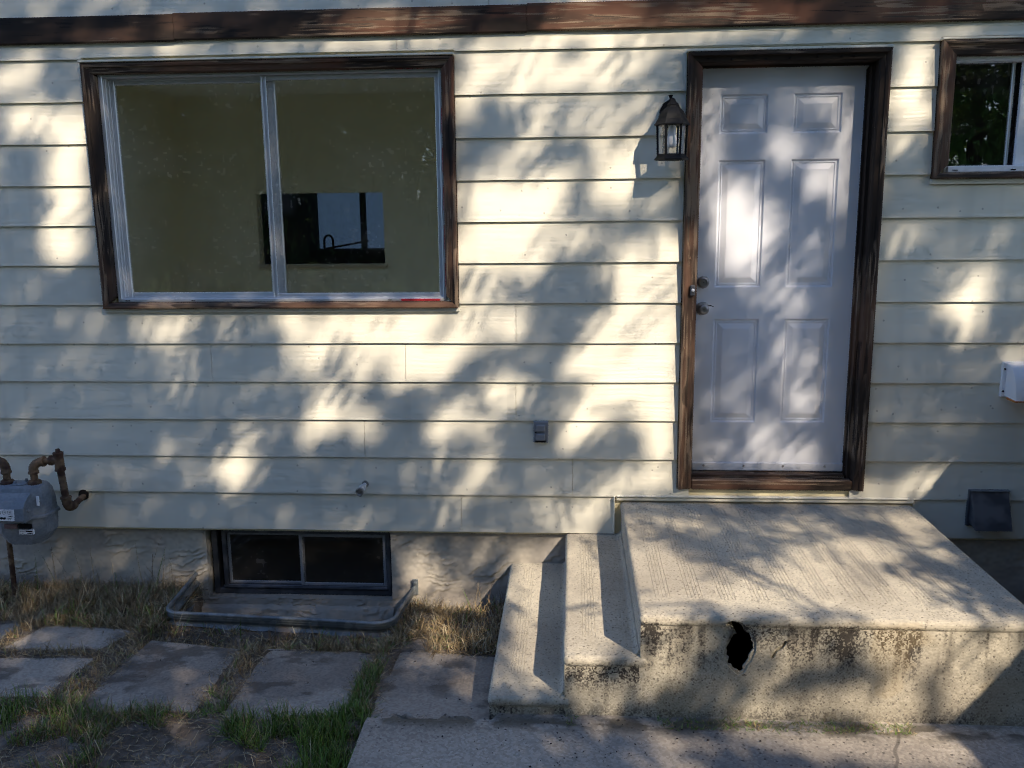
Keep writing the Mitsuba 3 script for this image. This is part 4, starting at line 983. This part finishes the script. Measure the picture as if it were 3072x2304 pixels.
collar((-2.6695, PY, .476), (-2.6688, PY, .466), .0275)
pipe([(-2.664, PY + .05, .411), (-2.664, .03, .432)], .0165)
put(lathe([(.0001, 0), (.030, 0), (.030, .001), (.0001, .0015)], (-2.662, -.0275, .434), (-2.662, -1, .434), 14), 'm_gap', 'wall_hole', gm)
pipe(np.vstack([[(-2.968, MY, .616)], bend((-2.968, MY, .622), (-2.968, MY, .672), (-3.018, MY, .676)), [(-3.08, MY, .690)]]), .0235, 'elbow')
pipe([(-3.07, MY, .688), (-3.30, MY, .70)], .0185)
put(lathe([(.0001, 0), (.03, 0), (.055, .02), (.055, .06), (.03, .08), (.0001, .08)], (-3.125, MY + .03, .56), (-3.125, MY - .3, .56), 20), 'm_black', 'regulator', gm, smooth=40)
put(tube([(-3.012, -.185, .23), (-3.016, -.185, -.13)], .0135, 10), 'm_rust', 'support_pipe', gm, smooth=50)

# ------------------------------------------------------------------ grass
def blades(x, y, z, h, w, lean, az, col, curl):
    """Curved ribbons: vectorised; col (n,3)."""
    n = len(x)
    s = np.array([0, .4, .75, 1.0])
    ww = np.array([1, .85, .5, .06])
    ca, sa = np.cos(az), np.sin(az)
    fx, fy = -sa, ca
    tw = rng.uniform(-1.2, 1.2, n)
    fx, fy = fx * np.cos(tw) - fy * np.sin(tw), fx * np.sin(tw) + fy * np.cos(tw)
    V = np.zeros((n, 8, 3)); C = np.zeros((n, 8, 3))
    for k in range(4):
        th = lean + curl * s[k]
        if k == 0:
            px, pz = np.zeros(n), np.zeros(n)
        else:
            ds = (s[k] - s[k - 1]) * h
            tm = lean + curl * (s[k] + s[k - 1]) / 2
            px, pz = px + ds * np.sin(tm), pz + ds * np.cos(tm)
        for e, sg in ((0, -.5), (1, .5)):
            V[:, 2 * k + e, 0] = x + px * ca + sg * w * ww[k] * fx
            V[:, 2 * k + e, 1] = y + px * sa + sg * w * ww[k] * fy
            V[:, 2 * k + e, 2] = z + np.maximum(pz, .002 - .0 * pz)
            C[:, 2 * k + e] = col * (0.85 + .2 * s[k])
    base = (np.arange(n) * 8)[:, None]
    q = np.concatenate([base + np.array([[0, 1, 3, 2]]), base + np.array([[2, 3, 5, 4]]), base + np.array([[4, 5, 7, 6]])], 0)
    return V.reshape(-1, 3), q, np.clip(C.reshape(-1, 3), 0, 1)


PPOLY = [Polygon(c) for c in PAVERS]


def on_paver(x, y, grow=-.012):
    hit = np.zeros(len(x), bool)
    for p_ in PPOLY:
        hit |= shapely.contains_xy(p_.buffer(grow), x, y)
    return hit


def pick(n, x0, x1, y0, y1):
    return rng.uniform(x0, x1, n), rng.uniform(y0, y1, n)


def in_well(x, y):
    return (x > WELL[0] - .005) & (x < WELL[1] + .005) & (y > WELL[2] - .05 + .05 * (x < -1.6))


TAN = np.array([[.28, .20, .10], [.36, .28, .16], [.20, .14, .075], [.44, .37, .24], [.13, .09, .05]])
GRN = np.array([[.115, .20, .03], [.085, .165, .025], [.14, .22, .045], [.18, .22, .07]])


def palette(n, pal):
    return pal[rng.integers(0, len(pal), n)] * rng.uniform(.55, 1.35, (n, 1))


def make_grass(n, region, hgt, wid, green, lean, curl, keep):
    x, y = pick(n, *region)
    k = keep(x, y)
    x, y = x[k], y[k]
    n = len(x)
    g = rng.uniform(0, 1, n) < green(x, y)
    col = np.where(g[:, None], palette(n, GRN), palette(n, TAN))
    h = hgt * rng.uniform(.45, 1.15, n) * (0.6 + .8 * n3(x, y, 0 * x, 7, 2, 91))
    return blades(x, y, gz(x, y) - .004, h, wid * rng.uniform(.6, 1.3, n), np.abs(rng.normal(0, lean, n)), rng.uniform(0, 2 * np.pi, n), col, rng.uniform(0, curl, n))


def gather(parts, key, label):
    V = np.vstack([p[0] for p in parts]); C = np.vstack([p[2] for p in parts])
    o = np.cumsum([0] + [len(p[0]) for p in parts[:-1]])
    Q = np.vstack([p[1] + a for p, a in zip(parts, o)])
    put((V, Q), 'm_blade', key, color=C, kind='stuff', label=label, cat='grass')


off = lambda x, y: ~on_paver(x, y) & ~in_well(x, y) & ~((x > -.335) & (y > -1.40))
cl = lambda x, y, s, seed, lo: n3(x, y, 0 * x, s, 3, seed) > lo
dry = []
# long matted dry grass along the wall
dry.append(make_grass(19000, (-3.6, -2.03, -.56, .01), .09, .0050, lambda x, y: .03 + .18 * (n3(x, y, 0 * x, 5, 2, 3) > .57), 1.0, 1.6, lambda x, y: off(x, y) & (rng.uniform(0, 1, len(x)) < .35 + .65 * np.clip((.42 + y) * 3 + .6, 0, 1))))
dry.append(make_grass(7000, (-3.6, -2.0, -.30, .015), .125, .0042, lambda x, y: 0 * x + .05, .8, 1.6, lambda x, y: off(x, y) & cl(x, y, 6, 13, .42)))
dry.append(make_grass(6500, (-2.16, -.80, -.76, -.48), .075, .0044, lambda x, y: 0 * x + .14, .7, 1.3, lambda x, y: off(x, y) & cl(x, y, 9, 14, .43) & ((x > -1.35) | (rng.uniform(0, 1, len(x)) < .12) | (x < -2.06))))
dry.append(make_grass(6500, (-.90, -.33, -.74, .0), .085, .0046, lambda x, y: 0 * x + .04, .95, 1.7, lambda x, y: off(x, y) & (cl(x, y, 7, 15, .36)) & (y < .0 - .10 * rng.uniform(0, 1, len(x)))))
# strips between the slabs
dry.append(make_grass(24000, (-3.4, -.78, -1.40, -.45), .062, .0042, lambda x, y: .07 + .5 * np.clip((-1.12 - y) * 4, 0, 1) + .18 * (x > -1.0), .85, 1.5, lambda x, y: ~on_paver(x, y, .012) & ~in_well(x, y) & ~((x > -.80) & (y < -.7)) & cl(x, y, 16, 16, .30)))
# thin straw lying flat
xs_, ys_ = pick(13000, -3.5, -.75, -2.4, -.35)
kk = off(xs_, ys_)
xs_, ys_ = xs_[kk], ys_[kk]
dry.append(blades(xs_, ys_, gz(xs_, ys_) + .004, rng.uniform(.02, .075, len(xs_)), rng.uniform(.0018, .0034, len(xs_)), rng.uniform(1.35, 1.55, len(xs_)), rng.uniform(0, 6.28, len(xs_)), palette(len(xs_), TAN), rng.uniform(-.1, .1, len(xs_))))
# litter over slab edges
xs_, ys_ = pick(5000, -3.4, -.4, -1.36, -.5)
kk = on_paver(xs_, ys_, 0) & ~on_paver(xs_, ys_, -.05)
xs_, ys_ = xs_[kk], ys_[kk]
dry.append(blades(xs_, ys_, slope(ys_) + .012, rng.uniform(.015, .05, len(xs_)), rng.uniform(.0016, .003, len(xs_)), rng.uniform(1.4, 1.56, len(xs_)), rng.uniform(0, 6.28, len(xs_)), palette(len(xs_), TAN) * .7, rng.uniform(-.1, .1, len(xs_))))
# a few tall stalks against the stucco and over the well rim
st = np.array([(-2.33, -.05, .42), (-2.30, -.07, .34), (-2.27, -.06, .28), (-2.20, -.08, .26), (-2.16, -.1, .30), (-2.4, -.05, .25), (-2.62, -.06, .30), (-2.66, -.08, .36), (-2.60, -.05, .22), (-2.85, -.06, .30), (-2.98, -.09, .26), (-1.96, -.54, .17), (-1.93, -.55, .15), (-1.80, -.55, .14), (-1.62, -.57, .16), (-1.45, -.58, .15), (-1.33, -.58, .12), (-1.18, -.59, .13), (-1.0, -.61, .12), (-.52, -.2, .22), (-.46, -.25, .24), (-.44, -.22, .20), (-.50, -.3, .18)])
st = np.vstack([st, st + np.stack([rng.uniform(-.07, .07, len(st)), rng.uniform(-.03, .01, len(st)), rng.uniform(-.08, .03, len(st))], 1)])
dry.append(blades(st[:, 0], st[:, 1], gz(st[:, 0], st[:, 1] * 1.0) - .01, st[:, 2], np.full(len(st), .0042), rng.uniform(.02, .3, len(st)), rng.uniform(0, 6.28, len(st)), palette(len(st), np.vstack([TAN, GRN[:1] * .8])), rng.uniform(-.3, .6, len(st))))
gather(dry, 'dry_grass', 'matted tan dry grass along the wall and between the slabs')
gr = []
front = lambda x, y: .5 * n3(x, y, 0 * x, 3.4, 3, 17) + .5 * n3(x, y, 0 * x, 9, 3, 18)
gr.append(make_grass(42000, (-3.3, -.80, -2.3, -1.30), .085, .0040, lambda x, y: .50 + .35 * (x > -1.5), .5, 1.0, lambda x, y: off(x, y) & (front(x, y) + .10 * np.exp(-((y + 1.42) / .12) ** 2) + .10 * np.exp(-((x + 1.02) / .16) ** 2) > .585)))
gr.append(make_grass(5000, (-1.30, -.80, -2.2, -1.36), .095, .0042, lambda x, y: .95 + 0 * x, .28, .7, lambda x, y: off(x, y) & (np.exp(-((x + .93 + .18 * (y + 1.5)) / .13) ** 2) + .5 * np.exp(-((x + 1.17) / .1) ** 2 - ((y + 1.47) / .07) ** 2) > .55 + .35 * n3(x, y, 0 * x, 9, 2, 20))))
gr.append(make_grass(5000, (-2.95, -2.2, -2.1, -1.28), .12, .0042, lambda x, y: .85 + 0 * x, .32, .8, lambda x, y: off(x, y) & cl(x, y, 5.5, 21, .52)))
gr.append(make_grass(1600, (-.99, -.84, -1.35, -.95), .07, .0038, lambda x, y: .75 + 0 * x, .4, .8, lambda x, y: ~on_paver(x, y, .0)))
xs_, ys_ = pick(1500, -.3, 1.3, -1.45, -1.375)
kk = n3(xs_, ys_, 0 * xs_, 4, 3, 23) > .50
xs_, ys_ = xs_[kk], ys_[kk]
gr.append(blades(xs_, ys_, 0 * xs_ - .004, rng.uniform(.008, .03, len(xs_)), rng.uniform(.002, .004, len(xs_)), rng.uniform(.4, 1.4, len(xs_)), rng.uniform(0, 6.28, len(xs_)), palette(len(xs_), np.vstack([GRN, TAN[:2]])), rng.uniform(0, .8, len(xs_))))
gather(gr, 'green_grass', 'tufts of green grass in front of the slabs and beside the walk')

# small dark crumbs of soil on the walk and steps
cr = []
for i in range(150):
    if i < 110:
        p = (rng.normal(.05, .28), rng.normal(-1.60, .12), .003)
        if p[1] > -1.40:
            continue
    else:
        p = (rng.uniform(-1.9, -.4), rng.uniform(-1.3, -.8), 0)
        p = (p[0], p[1], float(slope(p[1])) + .010)
    s_ = rng.uniform(.003, .008)
    b = trimesh.creation.icosphere(0, s_ * .55)
    b.apply_scale(rng.uniform(.5, 1.5, 3) * [1, 1, .6]); b.apply_translation(p)
    cr.append(b)
put(cr, 'm_gap', 'soil_crumbs', kind='stuff', label='dark crumbs of soil scattered on the walk and slabs', cat='soil')

# ------------------------------------------------------------------ fence right of the landing, outside the picture
fen = thing('board_fence', 'plain wooden board fence at right angles to the house', 'fence')
for i in range(24):
    y1 = -.03 - i * .148
    gap = .010 if i != 11 else .034
    h_ = 1.50 + .006 * math.sin(i * 2.3)
    put(cbox(2.60, 2.622, y1 - .148 + gap, y1, -.1, h_, .003), 'm_fence', 'board', fen)
for z_ in (.3, 1.2):
    put(cbox(2.623, 2.66, -3.58, -.03, z_, z_ + .09, .003), 'm_fence', 'rail', fen)

# ------------------------------------------------------------------ trees in front of the house (behind and above the camera)
def crown_mask(u, w):
    """Share of sunlight that the crown lets through towards (u, w) of the house front: the gaps between its clumps of leaves."""
    d = np.stack([u[:, None] - GAPS[None, :, 0], w[:, None] - GAPS[None, :, 1]], -1)
    a, b, c = GAPS[:, 2] + 1e-4, GAPS[:, 3], GAPS[:, 4] + 1e-4
    det = a * c - b * b
    q = (c * d[..., 0] ** 2 - 2 * b * d[..., 0] * d[..., 1] + a * d[..., 1] ** 2) / det
    inside = (GAPS[:, 5] * np.exp(-.62 * q ** 1.35)).sum(1)
    return np.clip(inside, 0, 1)


def leaves(pos, size, col):
    n = len(pos)
    a = rng.normal(0, 1, (n, 3)); a /= np.linalg.norm(a, axis=1, keepdims=True)
    b = np.cross(a, rng.normal(0, 1, (n, 3))); b /= np.linalg.norm(b, axis=1, keepdims=True)
    L = size * rng.uniform(.7, 1.3, n)[:, None]
    V = np.stack([pos - a * L * .5, pos + b * L * .26, pos + a * L * .5, pos - b * L * .26], 1)
    return V.reshape(-1, 3), (np.arange(n) * 4)[:, None] + np.arange(4)[None], np.repeat(col, 4, 0)


LAI = 3.4
NL = 150000
u = rng.uniform(-5.2, 4.2, NL); w = rng.uniform(-3.6, 5.8, NL)
hh = np.maximum(rng.uniform(4.8, 8.2, NL), 3.4 - w)
t_ = np.empty(NL)
for i in range(0, NL, 20000):
    t_[i:i + 20000] = crown_mask(u[i:i + 20000], w[i:i + 20000])
seen = (u > -3.5) & (u < 2.5) & (w > -1.75) & (w < 3.0)
outside = np.where(meshkit.fbm(np.stack([u * 1.6, w * 1.6, 0 * u], -1), 3, 5) > .55, .6, .05)
outside = np.where(w > 3.3, .03, outside)
sa_, sb_ = u * .57 + w * .82, -u * .82 + w * .57
streak = meshkit.fbm(np.stack([sa_ * 2.6, sb_ * 8.5, 0 * u], -1), 4, 9) - .5
t_ = np.clip((t_ + .80 * streak * (.25 + t_) - .10) / .72, 0, 1)
t_ = np.where((u > -2.36) & (u < -.68) & (w > 1.53) & (w < 2.60) & (np.abs(u + 1.52) > .07), 0, t_)
t_ = np.where(seen, t_, outside)
dens = np.clip(-np.log(np.maximum(t_, .03)) / LAI, 0, 1)
keep = rng.uniform(0, 1, NL) < dens
pos = np.stack([u + .77 * hh, -1.07 * hh, w + hh], 1)[keep]
left = pos[:, 0] < 4.2 + .5 * np.sin(pos[:, 2] * 2)
lc = lambda n: np.array([.055, .10, .020]) * rng.uniform(.6, 1.35, (n, 1)) + np.array([.02, .012, 0]) * rng.uniform(0, 1, (n, 1))
# hanging compound leaves nearer to the wall: they give the shade its feathered edges
NF = 1700
fu, fw = rng.uniform(-3.6, 2.6, NF), rng.uniform(-.9, 3.2, NF)
ft = crown_mask(fu, fw)
fk = rng.uniform(0, 1, NF) < np.where((ft > .06) & (ft < .6), .65, .06)
fu, fw = fu[fk], fw[fk]
fh = np.maximum(rng.uniform(2.7, 3.6, len(fu)), 2.75 - fw)
fx = np.stack([fu + .77 * fh, -1.07 * fh, fw + fh], 1)
fang = rng.normal(math.radians(232), .35, len(fu))
fdir = np.stack([np.cos(fang), rng.normal(0, .3, len(fu)), np.sin(fang)], 1)
fp_, fd_ = [], []
for j in range(15):
    t = (j // 2) / 7.0
    sgn = 1 if j % 2 else -1
    side = np.stack([-fdir[:, 2], 0 * fang, fdir[:, 0]], 1)
    fp_.append(fx + fdir * (.26 * t) + sgn * side * .030)
    fd_.append(sgn * side * .8 + fdir * .6)
fpos, fdr = np.vstack(fp_), np.vstack(fd_)
fdr /= np.linalg.norm(fdr, axis=1, keepdims=True)
fn_ = np.cross(fdr, np.tile([[.77, -1.07, 1.0]], (len(fdr), 1)) + rng.normal(0, .4, fdr.shape)); fn_ /= np.linalg.norm(fn_, axis=1, keepdims=True)
FV = np.stack([fpos - fdr * .026, fpos + fn_ * .0095, fpos + fdr * .030, fpos - fn_ * .0095], 1).reshape(-1, 3)
FQ = (np.arange(len(fpos)) * 4)[:, None] + np.arange(4)[None]
for nm, sel, tx in (('left', left, 2.4), ('right', ~left, 6.4)):
    tr = thing('shade_tree', 'tall leafy tree in front of the house, ' + ('nearer the middle' if nm == 'left' else 'further right'), 'tree', 'leafy trees shading the house front')
    pts_ = pos[sel]
    v_, q_, c_ = leaves(pts_, .105, lc(len(pts_)))
    put((v_, q_), 'm_leaf', 'crown', tr, color=c_)
    if nm == 'left':
        put((FV, FQ), 'm_leaf', 'hanging_leaves', tr, color=np.repeat(lc(len(fpos)), 4, 0))
    trunk = [tube([(tx, -7.4, -.3), (tx + .05, -7.38, 1.2), (tx - .06, -7.3, 2.8), (tx + .05, -7.2, 4.6), (tx, -7.1, 6.2)], [.26, .19, .16, .12, .07], 12)]
    trunk.append(tube([(tx - .05, -7.3, 2.7), (tx - .7, -7.0, 3.9), (tx - 1.2, -6.7, 5.2)], [.10, .07, .03], 8))
    trunk.append(tube([(tx + .03, -7.2, 4.0), (tx + .8, -7.2, 5.2), (tx + 1.3, -7.4, 6.6)], [.09, .06, .03], 8))
    put(trunk, 'm_bark', 'trunk', tr, smooth=50)


def spruce(x, y, h, r, nb, label):
    tr = thing('spruce_tree', label, 'tree', 'dark spruces across the yard')
    n = nb
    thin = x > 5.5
    r = r * (.62 if thin else 1.0)
    zz = rng.uniform(.06, 1.0, n) ** .85
    ang = rng.uniform(0, 2 * np.pi, n)
    tier = .78 + .22 * np.abs(np.sin(zz * 34 + ang * .7))
    rr = r * (1 - zz) ** .8 * tier * rng.uniform(.45, 1.0, n) ** .5
    z = h * zz - .18 * rr
    p_ = np.stack([x + rr * np.cos(ang), y + rr * np.sin(ang), z], 1)
    out_ = np.stack([np.cos(ang), np.sin(ang), -.45 + 0 * ang], 1) + rng.normal(0, .35, (n, 3))
    out_ /= np.linalg.norm(out_, axis=1, keepdims=True)
    sd = np.cross(out_, [0, 0, 1.0]) + rng.normal(0, .35, (n, 3)); sd /= np.linalg.norm(sd, axis=1, keepdims=True)
    L = np.where(rng.uniform(0, 1, n) < (.08 if thin else .3), rng.uniform(.4, .8, n), rng.uniform(.12, .30, n))[:, None]
    p_ = np.where(L > .35, np.stack([x + (p_[:, 0] - x) * .55, y + (p_[:, 1] - y) * .55, p_[:, 2]], 1), p_)
    V = np.stack([p_ - out_ * L * .5, p_ + sd * L * .16, p_ + out_ * L * .6, p_ - sd * L * .16], 1).reshape(-1, 3)
    col = np.array([.12, .185, .05]) * (3.2 if thin else 1.0) * rng.uniform(.5, 1.5, (n, 1)) + np.array([.05, .035, .0]) * (rng.uniform(0, 1, (n, 1)) > .9) * 2  # right-hand needles paler: brightness of the right window reflection put into their colour
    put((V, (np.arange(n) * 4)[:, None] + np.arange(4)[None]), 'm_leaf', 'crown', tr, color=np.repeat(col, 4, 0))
    put(tube([(x, y, -.2), (x, y, h * .5), (x, y, h * .96)], [.17, .10, .02], 8), 'm_bark', 'trunk', tr)


ORD = 'first second third fourth fifth sixth seventh eighth ninth tenth eleventh twelfth'.split()
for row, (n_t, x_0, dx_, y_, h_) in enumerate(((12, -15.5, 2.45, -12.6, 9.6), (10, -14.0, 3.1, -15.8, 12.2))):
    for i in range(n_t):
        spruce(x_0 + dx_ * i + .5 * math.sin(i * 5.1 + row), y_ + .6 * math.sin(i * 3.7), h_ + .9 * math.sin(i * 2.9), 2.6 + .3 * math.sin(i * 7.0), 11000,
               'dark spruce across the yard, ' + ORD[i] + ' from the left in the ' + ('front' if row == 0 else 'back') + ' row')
